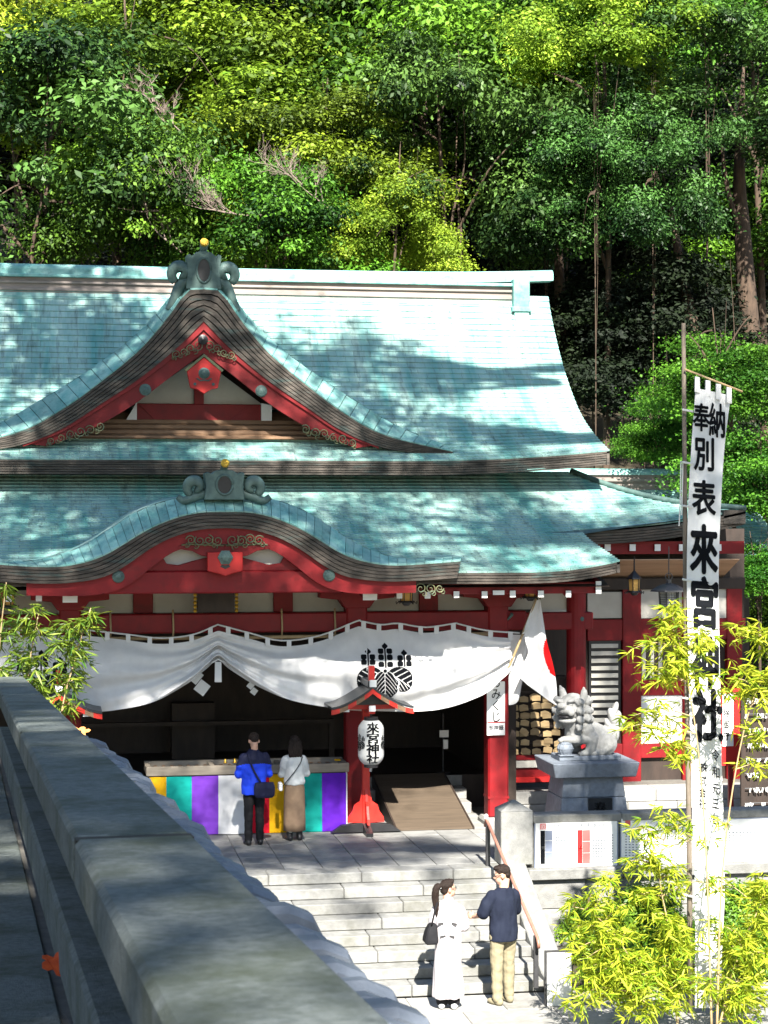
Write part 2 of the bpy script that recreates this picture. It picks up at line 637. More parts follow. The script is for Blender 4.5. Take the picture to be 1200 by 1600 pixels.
# rough ledge of rounded stones along the outer foot of the parapet
ledge = thing('rubble_ledge', 'stepped ledge of rounded blue grey stones along the outer foot of the parapet', 'stone ledge', rp(8, .4, -1.6))
mb = MB()
rbar(mb, -1, 12.4, 0.06, 0.36, -4.2, -.42, 3)
mb.build('ledge_core', JOINT, ledge)
s = -.6
while s < 12.4:
    L = rng.uniform(.12, .19)
    w1 = 0.42 + rng.uniform(-.05, .04)
    zt = -0.30 + rng.uniform(-.03, .02)
    mb = MB()
    prof = [(0.04, zt), (w1 - .10, zt), (w1 - .03, zt - .03), (w1, zt - .09), (w1 - .01, zt - .2), (w1 - .05, zt - .32), (0.04, zt - .32)]
    mb.loft([[rp(s + e, o, z - d) for o, z in prof] for e, d in ((.003, .02), (.03, 0), (L - .04, 0), (L - .003, .03))])
    mb.build('ledge_stone', STONE_BLUE, ledge, smooth=False)
    s += L
# two fallen leaves
LEAFRED = mat('red_leaf', (0.62, 0.09, 0.015), (0.45, 0.05, 0.01), 40, 0.7, 0.1, 60)
LEAFTAN = mat('orange_leaf', (0.60, 0.28, 0.08), (0.5, 0.2, 0.05), 40, 0.7, 0.1, 60)


def fallen_leaf(px, py, z, size, m, label, seed):
    r = random.Random(seed)
    c = atz(px, py, z)
    mb = MB()
    n = 20
    ring = []
    for k in range(n):
        a = 2 * math.pi * k / n
        rr = size * (0.55 + 0.45 * abs(math.cos(2.5 * a)))
        ring.append(Vector((c.x + rr * math.cos(a), c.y + rr * math.sin(a) * .6, z + size * .62 + rr * math.sin(a) * .6 + size * .15 * math.sin(a * 2 + seed))))
    top = [p + Vector((0, 0, .003)) for p in ring]
    mb.loft([ring, top])
    o = mb.build('fallen_leaf', m)
    return tag(o, label, 'leaf')
# ================================================================== the hall
hall = thing('shrine_hall', 'red and white shrine hall with curved green copper roofs and two gables', 'shrine', (CX, 33, 0))


def mirror(pts):
    """Right half of a curve that starts on the axis -> whole curve, left to right."""
    L = [Vector((2 * CX - p.x, p.y, p.z)) for p in pts[::-1]]
    return L[:-1] + list(pts)


def half(px, Y, n=24):
    pts = [at(x, y, Y) for x, y in px]
    pts[0].x = CX
    return spline(pts, n)


def smoothstep(a, b, x):
    t = min(max((x - a) / (b - a), 0), 1)
    return t * t * (3 - 2 * t)


# ---------------------------------------------------------------- roof surfaces
UP = spline([(0, y, z) for y, z in ((33.3, 6.10), (33.75, 6.27), (34.3, 6.53), (35.0, 6.92), (35.6, 7.32), (36.2, 7.80), (36.75, 8.34), (37.2, 8.88), (37.5, 9.3), (37.62, 9.55))], 200)
LOW = spline([(0, y, z) for y, z in ((29.70, 4.24), (30.3, 4.36), (31.0, 4.55), (32.0, 4.87), (33.0, 5.24), (34.0, 5.66), (34.6, 5.95))], 200)
UX0, UX1 = 2 * CX - 9.85, 9.85


def up_lift(x, y):
    e = abs(x - CX) / (UX1 - CX)
    return 0.20 * max(0, (e - 0.45) / 0.55) ** 2.2 * (1 - smoothstep(33.3, 35.5, y))


def low_lift(x, y):
    d = abs(x - CX)
    a = 0.17 * max(0, (d - 4.9) / 1.46) ** 2 * (1 - smoothstep(30, 32.1, y)) if d < 6.5 else 0
    b = 0.34 * max(0, (d - 6.2) / 3.1) ** 2 * (1 - smoothstep(32.0, 34.4, y))
    return a + b * smoothstep(31.4, 32.0, y)


def low_range(y):
    if y < 32.0:
        return 2 * CX - 8.96, 8.96
    e = 11.93 - (y - 32.0) * 0.97
    return 2 * CX - e, e


def shingles(parent, prof, step, lift, xr, tile, seed, name='shingle_course', s_from=0.0, s_to=None):
    r = random.Random(seed)
    L = [0]
    for a, b in zip(prof, prof[1:]):
        L.append(L[-1] + (b - a).length)

    def on(s):
        s = min(max(s, 0), L[-1] - 1e-6)
        j = max(0, min(int(np.searchsorted(L, s)) - 1, len(prof) - 2))
        return prof[j].lerp(prof[j + 1], (s - L[j]) / (L[j + 1] - L[j]))
    s, k = s_from, 0
    s_to = s_to or L[-1]
    while s < s_to - 0.02:
        a, b = on(s), on(min(s + step * 1.12, L[-1]))
        d = (b - a).normalized()
        n = Vector((0, -d.z, d.y))
        x0, x1 = xr(a.y)
        V, T = [], []
        x = x0 - (k % 2) * tile / 2
        while x < x1:
            xa, xb = max(x, x0), min(x + tile, x1)
            x += tile
            if xb - xa < 0.03:
                continue
            g = 0.0022
            j = r.uniform(-.003, .003)
            m = 1 if xb - xa < 0.5 else 3
            for q in range(m):
                p, w_ = xa + (xb - xa) * q / m, xa + (xb - xa) * (q + 1) / m
                p, w_ = p + (g if q == 0 else 0), w_ - (g if q == m - 1 else 0)
                la, lb = Vector((p, a.y, a.z + lift(p, a.y))), Vector((w_, a.y, a.z + lift(w_, a.y)))
                ua, ub = Vector((p, b.y, b.z + lift(p, b.y))), Vector((w_, b.y, b.z + lift(w_, b.y)))
                hi = n * (0.024 + j)
                V += [la + hi, lb + hi, ub, ua, la - n * .004, lb - n * .004, lb + hi, la + hi]
                t = r.random()
                T += [t, t]
        if V:
            org = ORG[parent]
            me = quads_mesh(name, np.array([tuple(v - org) for v in V]), COPPER, T)
            link(name, me, parent)
        s += step
        k += 1


def under_sheet(name, prof, lift, xr, m, parent, drop, n=60):
    mb = MB()
    rows = []
    for p in prof[::8]:
        x0, x1 = xr(p.y)
        rows.append([Vector((x0 + (x1 - x0) * i / n, p.y, p.z + lift(x0 + (x1 - x0) * i / n, p.y) - drop)) for i in range(n + 1)])
    mb.loft(rows, closed=False)
    return mb.build(name, m, parent, smooth=True, fix=False)


# under layer shows as thin dark joints between the copper shingles
upr = under_sheet('upper_roof', UP, up_lift, lambda y: (UX0 + .02, UX1 - .02), COPPER2, hall, 0.012)
shingles(upr, UP, 0.158, up_lift, lambda y: (UX0, UX1), 0.34, 1)
lor = under_sheet('lower_roof', LOW, low_lift, low_range, COPPER2, hall, 0.012)
shingles(lor, LOW, 0.145, low_lift, low_range, 0.34, 2)
# back slope and closed gable ends of the upper roof
mb = MB()
back = [Vector((0, 2 * 37.75 - p.y, p.z)) for p in UP[::10]]
mb.loft([[Vector((UX0, p.y, p.z)), Vector((UX1, p.y, p.z))] for p in back], closed=False)
mb.build('back_slope', COPPER2, upr, fix=False)


def layered_edge(name, top, thick, parent, n=5, dy=0.5, m=BARK_EDGE, back=0.012, lean=0.0):
    """Eave edge of n thin layers, each a little behind the one above."""
    for i in range(n):
        a, b = i / n, (i + 1) / n - 0.035
        o1, o2 = Vector((0, back * i, 0)), Vector((0, back * i + lean, 0))
        t = [p + Vector((0, 0, -thick * a)) + o1 for p in top]
        q = [p + Vector((0, 0, -thick * b)) + o1 for p in top]
        mb = MB()
        mb.strip(t, q, dy - back * i)
        mb.build(name, m, parent)


def eave_line(y, x0, x1, lift, z, n=60):
    return [Vector((x0 + (x1 - x0) * i / n, y, z + lift(x0 + (x1 - x0) * i / n, y))) for i in range(n + 1)]


top = eave_line(33.30, UX0, UX1, up_lift, 6.095)
layered_edge('eave_layer', top, 0.25, upr, 6, 0.6)
top = eave_line(29.70, 2 * CX - 8.96, 8.96, low_lift, 4.235)
layered_edge('eave_layer', top, 0.18, lor, 4, 0.5)
for s in (1, -1):
    xs = sorted((CX + s * (8.90 - CX), CX + s * (11.93 - CX)))
    top = eave_line(32.0, xs[0], xs[1], low_lift, 4.865, 24)
    layered_edge('eave_layer', top, 0.24, lor, 5, 0.6)
    # verge of the upper roof, verge of the porch roof and hip of the wing
    sx = UX1 if s > 0 else UX0
    v = [Vector((sx, p.y, p.z + up_lift(sx, p.y) - .004)) for p in UP[::8]]
    mb = MB()
    mb.loft([[p, p + Vector((-s * .05, 0, -.01)), p + Vector((-s * .05, 0, -.25)), p + Vector((0, 0, -.25))] for p in v])
    mb.build('verge_edge', BARK_EDGE, upr)
    sx = CX + s * (8.96 - CX)
    v = [Vector((sx, p.y, p.z + low_lift(sx, p.y) - .004)) for p in LOW if p.y < 32.3][::8]
    mb = MB()
    mb.loft([[p, p + Vector((-s * .05, 0, -.01)), p + Vector((-s * .05, 0, -.18)), p + Vector((0, 0, -.18))] for p in v])
    mb.build('verge_edge', BARK_EDGE, lor)
    # side slope of the wing roof
    mb = MB()
    e0 = CX + s * (11.93 - CX)
    hip = [Vector((CX + s * (11.93 - (p.y - 32) * .97 - CX), p.y, p.z + low_lift(CX + s * (11.93 - (p.y - 32) * .97 - CX), p.y) + .02)) for p in LOW if p.y >= 32.0][::8]
    mb.loft([hip, [Vector((p.x, 45, p.z)) for p in hip]], closed=False)
    mb.build('side_slope', COPPER, lor, fix=False)
    mb = MB()
    a, b = hip[0], Vector((hip[0].x, 45, hip[0].z))
    mb.loft([[a, a + Vector((-s * .4, 0, 0)), a + Vector((-s * .4, 0, -.24)), a + Vector((0, 0, -.24))],
             [b, b + Vector((-s * .4, 0, 0)), b + Vector((-s * .4, 0, -.24)), b + Vector((0, 0, -.24))]])
    mb.build('verge_edge', BARK_EDGE, lor)
    mb = MB()
    mb.tube([p + Vector((0, 0, .03)) for p in hip], 0.05, 8)
    mb.build('hip_roll', COPPER2, lor, smooth=True)

# ---------------------------------------------------------------- main ridge
rdg = MB()
rdg.box((UX0 + .55, 37.56, 9.05), (UX1 - .55, 37.98, 9.72))
rdg = rdg.build('main_ridge', RIDGE, hall)
for z0, z1, out, m in ((9.28, 9.36, .07, BAND), (9.46, 9.53, .03, RIDGE), (9.60, 9.65, .045, RIDGE), (9.72, 9.78, .09, BAND)):
    mb = MB()
    mb.box((UX0 + .5, 37.56 - out, z0), (UX1 - .5, 37.98 + out, z1))
    mb.build('ridge_moulding', m, rdg, bevel=0.01)
mb = MB()
pts = [Vector((UX0 - .1 + (UX1 - UX0 + .2) * i / 40, 37.77, 9.80 + 0.10 * abs(i / 20 - 1) ** 4)) for i in range(41)]
mb.loft([[p + Vector((0, .17 * math.cos(a), .09 + .11 * math.sin(a))) for a in [math.pi * k / 8 for k in range(9)]] + [p + Vector((0, -.17, -.03)), p + Vector((0, .17, -.03))] for p in pts])
mb.build('ridge_cap', BAND, rdg)
for s in (1, -1):
    xc = CX + s * (UX1 - .62 - CX)
    mb = MB()
    mb.box((xc - .16, 37.36, 9.28), (xc + .17, 37.6, 9.86))
    mb.box((xc - .2, 37.30, 9.20), (xc + .2, 37.62, 9.30))
    mb.loft([[(xc - .15, y, z), (xc + .15, y, z), (xc + .15, y + .3, z), (xc - .15, y + .3, z)] for y, z in ((37.34, 9.20), (37.22, 8.95), (37.10, 8.70))])
    mb.build('ridge_end_box', BAND, rdg, bevel=.012)


# ---------------------------------------------------------------- tile band along a curved gable edge
def tile_band(parent, T, O, n, name='edge_tile', th=0.022):
    T, O = even(T, n), even(O, n)
    for i in range(n):
        a, b, c, d = T[i], T[i + 1], O[i + 1], O[i]
        g = 0.025
        a2, b2 = a.lerp(b, g), b.lerp(a, g)
        d2, c2 = d.lerp(c, g), c.lerp(d, g)
        nrm = (b - a).cross(d - a).normalized()
        if nrm.y > 0 and abs(nrm.y) > abs(nrm.z):
            nrm = -nrm
        if nrm.z < 0 and abs(nrm.z) >= abs(nrm.y):
            nrm = -nrm
        up = nrm * th * (1 + .25 * ((i * 7) % 5 - 2) / 2)
        mb = MB()
        mb.loft([[a2, b2, c2, d2], [a2 + up, b2 + up, c2 + up, d2 + up]])
        mb.build(name, BAND, parent)


def gable_roof(name, Tpx, Bpx, Opx, Y0, dO, Yback, ntiles, layers):
    T, B = half(Tpx, Y0), half(Bpx, Y0)
    O = half(Opx, Y0 + dO)
    T, B, O = (mirror(even(c, 40)) for c in (T, B, O))
    mb = MB()
    mb.loft([T, O, [Vector((p.x, Yback, p.z + .02)) for p in O]], closed=False)
    roof = mb.build(name, COPPER2, hall, smooth=False, fix=False)
    tile_band(roof, T, O, ntiles)
    n = layers
    for i in range(n):
        a, b = i / n, (i + 1) / n - .03
        o = Vector((0, .010 * i, 0))
        mb = MB()
        mb.strip([t.lerp(q, a) + o for t, q in zip(T, B)], [t.lerp(q, b) + o for t, q in zip(T, B)], 0.5)
        mb.build('eave_layer', BARK_EDGE, roof)
    # courses running back along the sides
    mb = MB()
    mb.loft([[p + Vector((0, .0, .025)) for p in O], [Vector((p.x, Yback, p.z + .045)) for p in O]], closed=False)
    mb.build('side_sheet', COPPER, roof, fix=False)
    return roof, T, B, O


GY = 33.6
gab, GT, GB, GO = gable_roof('gable_roof',
    [(317, 452), (344, 455), (376, 500), (420, 552), (480, 603), (532, 642), (600, 680), (708, 706)],
    [(317, 503), (360, 546), (420, 596), (480, 637), (532, 672), (592, 698), (650, 708), (706, 713)],
    [(317, 447), (356, 458), (398, 508), (446, 552), (516, 603), (562, 632), (622, 668), (714, 704)], GY, .45, 37.9, 44, 6)

KY = 29.4
kar, KT, KB, KO = gable_roof('curved_porch_gable',
    [(350, 800), (390, 801), (430, 810), (470, 827), (500, 845), (535, 866), (570, 878), (620, 884), (720, 877)],
    [(350, 826), (395, 829), (438, 842), (474, 862), (508, 886), (542, 902), (590, 909), (640, 909), (715, 904)],
    [(350, 776), (395, 777), (440, 786), (482, 803), (520, 828), (556, 851), (592, 866), (640, 876), (722, 872)], KY, .5, 33.9, 54, 5)


def barge(parent, upper, lower, Y, n=24, dy=.10, name='bargeboard', m=RED):
    U, L = (mirror(even(half(c, Y), n)) for c in (upper, lower))
    U = [p + Vector((0, 0, .03)) for p in U]
    mb = MB()
    mb.strip(U, L, dy)
    return mb.build(name, m, parent)


barge(gab, [(317, 503), (360, 546), (420, 596), (480, 637), (532, 672), (592, 698)],
      [(317, 552), (360, 583), (412, 624), (450, 650), (500, 678), (556, 700)], GY + .12)
barge(gab, [(317, 503), (360, 546), (420, 596), (480, 637), (532, 672), (592, 698)],
      [(317, 515), (360, 555), (420, 603), (480, 643), (532, 677), (592, 701)], GY + .075, name='bargeboard_moulding', dy=.04)
barge(kar, [(350, 826), (395, 829), (438, 842), (474, 862), (508, 886), (542, 902), (590, 909), (650, 909)],
      [(350, 850), (395, 852), (430, 862), (462, 884), (492, 908), (522, 922), (570, 928), (650, 926)], KY + .12)


def disc(parent, px, py, Y, r, name='boss', m=COPPER2, h=.05, mir=True):
    for s in ((1, -1) if mir else (1,)):
        p = at(px, py, Y)
        if s < 0:
            p.x = 2 * CX - p.x
        mb = MB()
        mb.lathe([(r * .98, 0), (r, -h * .4), (r * .82, -h * .5), (r * .8, -h * .9), (r * .55, -h), (r * .5, -h * 1.2), (.001, -h * 1.5)], p, 16, 'Y')
        mb.build(name, m, parent, smooth=False)


disc(gab, 408, 611, GY + .12, .105)
disc(kar, 514, 899, KY + .12, .095)


def scroll(mb, c, r0, turns, y, w, n=26, hand=1, a0=0):
    """A flat spiral of metal on a plane facing the court."""
    pts = []
    for k in range(n + 1):
        t = k / n
        a = a0 + hand * turns * 2 * math.pi * t
        rr = r0 * (1 - .85 * t)
        pts.append(Vector((c.x + rr * math.cos(a), y, c.z + rr * math.sin(a))))
    mb.tube(pts, [w * (1 - .5 * k / n) for k in range(n + 1)], 5)


def scrollwork(parent, px, py, Y, spread, rise, mir=True, nsp=4, name='scrollwork', seed=1):
    r = random.Random(seed)
    c0 = at(px, py, Y)
    for s in ((1, -1) if mir else (1,)):
        mb = MB()
        for i in range(nsp):
            f = (i + .5) / nsp
            c = Vector((c0.x + spread * f, Y, c0.z + rise * f + r.uniform(-.02, .02)))
            rad = (.10 - .03 * f) * r.uniform(.85, 1.1)
            if s < 0:
                c.x = 2 * CX - c.x
            scroll(mb, c, rad, 1.6, Y - .012, .012, hand=s * (1 if i % 2 else -1), a0=r.uniform(0, 6))
            scroll(mb, c + Vector((.05 * s, 0, -rad * .9)), rad * .6, 1.2, Y - .012, .010, 16, hand=-s, a0=r.uniform(0, 6))
        mb.build(name, GILTLEAF, parent, smooth=True)


# ---- upper gable: ledge, beam, posts, plaster, pendant
def hbox(name, m, parent, x0, y0, x1, y1, Y, dy, bevel=0.008):
    lo, hi = pbox(x0, y0, x1, y1, Y, dy)
    mb = MB()
    mb.box(lo, hi)
    return mb.build(name, m, parent, bevel=bevel)


mb = MB()
mb.loft([[Vector((x, y, z)) for x in (CX - 2.95, CX - 1, CX + 1, CX + 2.95)] for y, z in ((34.02, 6.50), (34.35, 6.62), (34.7, 6.80), (35.1, 7.04))], closed=False)
mb.build('gable_ledge', BROWN, gab, fix=False)
for k in range(4):
    mb = MB()
    y = 34.06 + .2 * k
    mb.box((CX - 2.85, y, 6.49 + .10 * k), (CX + 2.85, y + .17, 6.545 + .105 * k))
    mb.build('ledge_board', BROWN, gab, bevel=.006)
lo, hi = pbox(216, 631, 411, 659, 34.72, .2)
mb = MB()
xm = CX
hw = (hi[0] - lo[0]) / 2
mb.box((xm - hw, 34.72, lo[2]), (xm + hw, 34.92, hi[2]))
mb.build('gable_beam', RED, gab, bevel=.015)
for s in (1, -1):
    mb = MB()
    x = xm + s * (hw + .09)
    mb.prism([(x - .095, lo[2] + .02), (x + .095, lo[2] + .02), (x + .095, hi[2] - .02), (x - s * .095, hi[2] + .02)][::1], 34.66, 34.9)
    mb.build('beam_end', WHITE, gab)
    mb = MB()
    mb.prism([(xm + s * .09, hi[2]), (xm + s * .10, hi[2] + .78), (xm + s * 1.16, hi[2] + .002)], 34.84, 34.87)
    mb.build('plaster_panel', PLASTER, gab)
    # raked braces under the beam
    mb = MB()
    mb.prism([(xm + s * (hw - .05), hi[2] - .02), (xm + s * (hw - .22), hi[2] - .02), (xm + s * .55, lo[2] + .01), (xm + s * .78, lo[2] + .01)], 34.69, 34.72)
    mb.build('brace', RED, gab)
mb = MB()
mb.box((xm - .085, 34.74, hi[2]), (xm + .085, 34.83, hi[2] + .85))
mb.build('king_post', RED, gab)
mb = MB()
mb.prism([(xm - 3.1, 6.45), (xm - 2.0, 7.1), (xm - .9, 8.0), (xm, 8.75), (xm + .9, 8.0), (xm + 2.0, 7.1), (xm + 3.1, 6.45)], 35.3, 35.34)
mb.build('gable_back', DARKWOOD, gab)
# pendant: a house-shaped board with a notched foot and a rosette
c = at(317, 585, GY - .02)
c.x = CX
P = [(0, .30), (.30, .06), (.24, -.24), (.13, -.26), (0, -.34), (-.13, -.26), (-.24, -.24), (-.30, .06)]
mb = MB()
mb.prism([(c.x + x, c.z + z) for x, z in P], GY - .02, GY + .06)
pend = mb.build('gable_pendant', RED2, gab, bevel=.01)
mb = MB()
mb.lathe([(.10, 0), (.10, -.02), (.075, -.03), (.07, -.055), (.045, -.075), (.001, -.085)], (c.x, GY - .02, c.z + .02), 14, 'Y')
mb.tube([(c.x - .13, GY - .035, c.z - .07), (c.x - .07, GY - .04, c.z - .11), (c.x, GY - .04, c.z - .10), (c.x + .07, GY - .04, c.z - .11), (c.x + .13, GY - .035, c.z - .07)], .014, 6)
mb.build('rosette', COPPER2, pend)
for s in (1, -1):
    mb = MB()
    mb.lathe([(.027, 0), (.027, -.012), (.001, -.018)], (c.x + s * .16, GY - .02, c.z - .17), 10, 'Y')
    mb.build('nail_cover', COPPER2, pend)
    mb = MB()
    mb.strip([Vector((c.x, GY - .03, c.z + .36)), Vector((c.x + s * .34, GY - .03, c.z + .08))],
             [Vector((c.x, GY - .03, c.z + .31)), Vector((c.x + s * .31, GY - .03, c.z + .045))], .05)
    mb.build('pendant_edge', GILTLEAF, pend)
scrollwork(gab, 322, 538, GY + .05, .5, -.22, nsp=4, seed=3)
scrollwork(gab, 470, 668, GY + .09, 1.0, -.28, nsp=6, seed=4)
disc(gab, 317, 531, GY + .03, .09, 'crown_boss', BLACK, .06, mir=False)


def demon_tile(parent, px, py, Y, w, h, capr, name, wide, cs, low):
    """Crest ornament at the front end of a ridge: a shouldered body with a shade-black plate for a hollow, two curling fins and a gilt rod end."""
    c = at(px, py, Y)
    c.x = CX
    mb = MB()
    body = [(-.5, 0), (-.46, .42), (-.50, .82), (-.40, .86), (-.34, .80), (-.22, .90), (0, .94), (.22, .90), (.34, .80), (.40, .86), (.50, .82), (.46, .42), (.5, 0)]
    mb.prism([(c.x + x * w, c.z + z * h) for x, z in body], Y, Y + .30)
    o = mb.build(name, COPPER2, parent, bevel=.012)
    mb = MB()
    rim = [(.20 * w * math.cos(a), .30 * h * math.sin(a)) for a in [2 * math.pi * k / 18 for k in range(18)]]
    mb.tube([(c.x + x, Y - .01, c.z + .46 * h + z) for x, z in rim + rim[:1]], .02, 6)
    mb.build('hollow_rim', COPPER2, o, smooth=True)
    mb = MB()
    mb.prism([(c.x + x * .95, c.z + .46 * h + z * .95) for x, z in rim], Y - .006, Y + .03)
    mb.build('hollow', BLACK, o)  # flat black plate; the shade of a recess is its colour
    mb = MB()
    pts = [Vector((c.x, Y + .35, c.z + h * .8)), Vector((c.x, Y + .1, c.z + h * .98)), Vector((c.x, Y - .10, c.z + h * 1.12))]
    mb.tube(pts, [capr * .8, capr * .85, capr * 1.0], 12)
    rod = mb.build('rod', COPPER2, o, smooth=True)
    d = (pts[2] - pts[1]).normalized()
    mb = MB()
    mb.tube([pts[2] - d * .02, pts[2] + d * .015, pts[2] + d * .03], [capr * 1.04, capr * 1.04, capr * .9], 16)
    mb.build('gilt_cap', GOLD, rod)
    for s in (1, -1):
        # fin: a fat spiral that stands beside the body and a foot running down the ridge
        mb = MB()
        cc = Vector((c.x + s * w * (.5 + wide * .30), Y + .12, c.z + h * .40))
        pts, rad = [], []
        for k in range(22):
            t = k / 21
            a = (R(-60) + R(330) * t)
            rr = h * .21 * cs * (1 - .8 * t)
            pts.append(cc + Vector((s * rr * math.cos(a), -.05 * t, rr * math.sin(a))))
            rad.append(h * cs * (.085 + .05 * math.sin(math.pi * t)))
        mb.tube(pts, rad, 8)
        mb.build('curl', COPPER2, o, smooth=True)
        mb = MB()
        f = [Vector((c.x + s * w * .42, Y + .15, c.z + h * .22)), Vector((c.x + s * w * (.5 + .30 * wide), Y + .13, c.z + h * .10)),
             Vector((c.x + s * w * (.55 + .62 * wide), Y + .12, c.z - h * (.34 if low else .02))), Vector((c.x + s * w * (.58 + .8 * wide), Y + .12, c.z + h * (-.52 if low else .10)))]
        mb.tube(spline(f, 12), [h * (.17 - .075 * k / 12) for k in range(13)], 10)
        mb.build('foot', COPPER2, o, smooth=True)
    return o


demon_tile(hall, 317, 452, GY + .04, .62, .72, .075, 'gable_crest', .50, 1.15, True)
demon_tile(hall, 352, 781, KY + .12, .62, .50, .065, 'porch_crest', .72, 1.35, False)
# ================================================================== hall: porch frame, walls, platform
# ---- inside the curved gable: plaster, frog-leg strut, tie beam, pendant
mb = MB()
U = mirror(even(half([(350, 835), (395, 838), (438, 850), (474, 870), (508, 892), (540, 905)], 29.75), 16))
mb.prism([(p.x, p.z) for p in U] + [(U[-1].x, at(500, 905, 29.75).z), (U[0].x, at(500, 905, 29.75).z)], 29.75, 29.78)
mb.build('plaster_panel', PLASTER, kar)
lo, hi = pbox(196, 892, 524, 927, 29.62, .2)
mb = MB()
mb.box((CX - 1.85, 29.62, lo[2]), (CX + 1.85, 29.84, hi[2]))
tie = mb.build('tie_beam', RED, kar, bevel=.02)
zb = hi[2]
for s in (1, -1):
    mb = MB()
    leg = [(.10, .0), (.12, .24), (.42, .17), (.70, .09), (.88, .115), (.94, .22), (1.03, .22), (1.08, .11), (1.2, .09), (1.25, 0)]
    mb.prism([(CX + s * x, zb + z) for x, z in leg], 29.66, 29.73)
    mb.build('frog_leg_strut', RED, kar, bevel=.008)
    mb = MB()
    wing = [(0, .42), (.70, .42), (.70, .36), (.50, .33), (.36, .26), (.16, .22), (0, .22)]
    mb.prism([(CX + s * x, zb + z - .02) for x, z in wing], 29.50, 29.56)
    mb.build('pendant_wing', RED, kar, bevel=.006)
c = at(350, 876, 29.42)
c.x = CX
mb = MB()
mb.prism([(CX + x, c.z + z) for x, z in ((-.27, .13), (.27, .13), (.27, -.16), (.10, -.20), (0, -.24), (-.10, -.20), (-.27, -.16))], 29.40, 29.52)
pend = mb.build('porch_pendant', RED2, kar, bevel=.01)
mb = MB()
mb.lathe([(.12, 0), (.12, -.03), (.085, -.05), (.08, -.07), (.05, -.09), (.001, -.10)], (CX, 29.40, c.z + .05), 6, 'Y')
mb.build('rosette', COPPER2, pend)
mb = MB()
mb.prism([(CX - .08, c.z - .09), (CX - .05, c.z - .06), (CX, c.z - .075), (CX + .05, c.z - .06), (CX + .08, c.z - .09), (CX, c.z - .13)], 29.394, 29.41)
mb.build('heart_shade', BLACK, pend)  # black plate on the face paints the shade of a cut-out
scrollwork(kar, 356, 843, KY + .06, .55, .0, nsp=4, seed=8)
mb = MB()
for s in (1, -1):
    a = [Vector((CX + s * x, KY + .09, c.z + z)) for x, z in ((.02, .44), (.35, .45), (.55, .42))]
    b = [Vector((CX + s * x, KY + .09, c.z + z)) for x, z in ((.02, .23), (.5, .25), (.66, .24))]
    mb.tube(b, .014, 5)
mb.build('scrollwork_rail', GILTLEAF, kar)

# ---- purlins, rafters with white ends
for s in (1, -1):
    xa, xb = sorted((CX + s * 3.3, CX + s * 6.12))
    z0, z1 = at(800, 928, 30.05).z, at(800, 910, 30.05).z
    mb = MB()
    mb.box((xa, 30.05, z0), (xb, 30.25, z1))
    mb.build('eave_purlin', RED, hall, bevel=.012)
    for px, wd, hgt, py in ((578, .22, .11, 932), (624, .085, .10, 930), (668, .085, .10, 930), (713, .085, .10, 929), (757, .085, .10, 929), (779, .18, .065, 926), (801, .085, .10, 928), (845, .085, .10, 928), (888, .08, .10, 928), (935, .085, .20, 918)):
        p = at(px, py, 29.98)
        x = CX + s * (p.x - CX)
        mb = MB()
        mb.loft([[(x - wd / 2, y, z), (x + wd / 2, y, z), (x + wd / 2, y, z + hgt), (x - wd / 2, y, z + hgt)] for y, z in ((29.99, p.z - hgt / 2), (31.6, p.z - hgt / 2 + .34))])
        raf = mb.build('rafter', RED, hall)
        mb = MB()
        mb.box((x - wd / 2 - .003, 29.965, p.z - hgt / 2 - .003), (x + wd / 2 + .003, 29.988, p.z + hgt / 2 + .003))
        mb.build('white_end', WHITE, raf)
    # scrolled bracket at the foot of the curved gable
    scrollwork(kar, 650, 918, KY + .16, .45, -.02, nsp=3, seed=20 + s, mir=False) if s > 0 else None
mb = MB()
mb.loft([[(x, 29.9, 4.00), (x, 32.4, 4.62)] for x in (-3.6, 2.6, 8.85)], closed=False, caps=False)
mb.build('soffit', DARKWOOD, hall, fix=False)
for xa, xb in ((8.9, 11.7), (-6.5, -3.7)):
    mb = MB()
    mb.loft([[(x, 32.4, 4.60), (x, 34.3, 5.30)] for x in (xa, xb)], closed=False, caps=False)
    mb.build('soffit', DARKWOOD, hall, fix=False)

# ---- columns of the porch
COLX = [CX + s * d for d in (4.72, 2.33) for s in (1, -1)]
for x in COLX:
    mb = MB()
    mb.box((x - .175, 31.22, 0.10), (x + .175, 31.57, 3.75))
    col = mb.build('porch_column', RED, hall, bevel=.03)
    mb = MB()
    mb.loft([[(x - a, 31.395 - a, z), (x + a, 31.395 - a, z), (x + a, 31.395 + a, z), (x - a, 31.395 + a, z)] for a, z in ((.26, 0.0), (.26, .06), (.22, .11))])
    mb.build('base_stone', STONE, col)
    mb = MB()
    mb.box((x - .18, 31.214, .42), (x + .18, 31.576, .46))
    mb.build('iron_band', RED, col)
    mb = MB()
    z = 3.62
    mb.prism([(x - .2, z), (x + .2, z), (x + .3, z + .14), (x + .62, z + .17), (x + .62, z + .27), (x - .62, z + .27), (x - .62, z + .17), (x - .3, z + .14)], 31.15, 31.5)
    mb.build('bracket', RED, col, bevel=.01)
zt, zb_ = at(600, 956, 31.28).z, at(600, 986, 31.28).z
mb = MB()
mb.box((CX - 5.2, 31.25, zb_), (CX + 5.2, 31.52, zt))
nuki = mb.build('porch_beam', RED, hall, bevel=.02)
# swirl on the beam's nose
for s in (1, -1):
    c = at(797, 962, 31.24)
    x = CX + s * (c.x - CX)
    mb = MB()
    pts = [Vector((x + .09 * (1 - .8 * t) * math.cos(4.6 * t + 2.2), 31.243, c.z + .09 * (1 - .8 * t) * math.sin(-4.6 * t - .2))) for t in [k / 14 for k in range(15)]]
    mb.tube(pts, [.012 + .022 * k / 14 for k in range(15)], 6)
    mb.build('swirl', COPPER2, nuki, smooth=True)
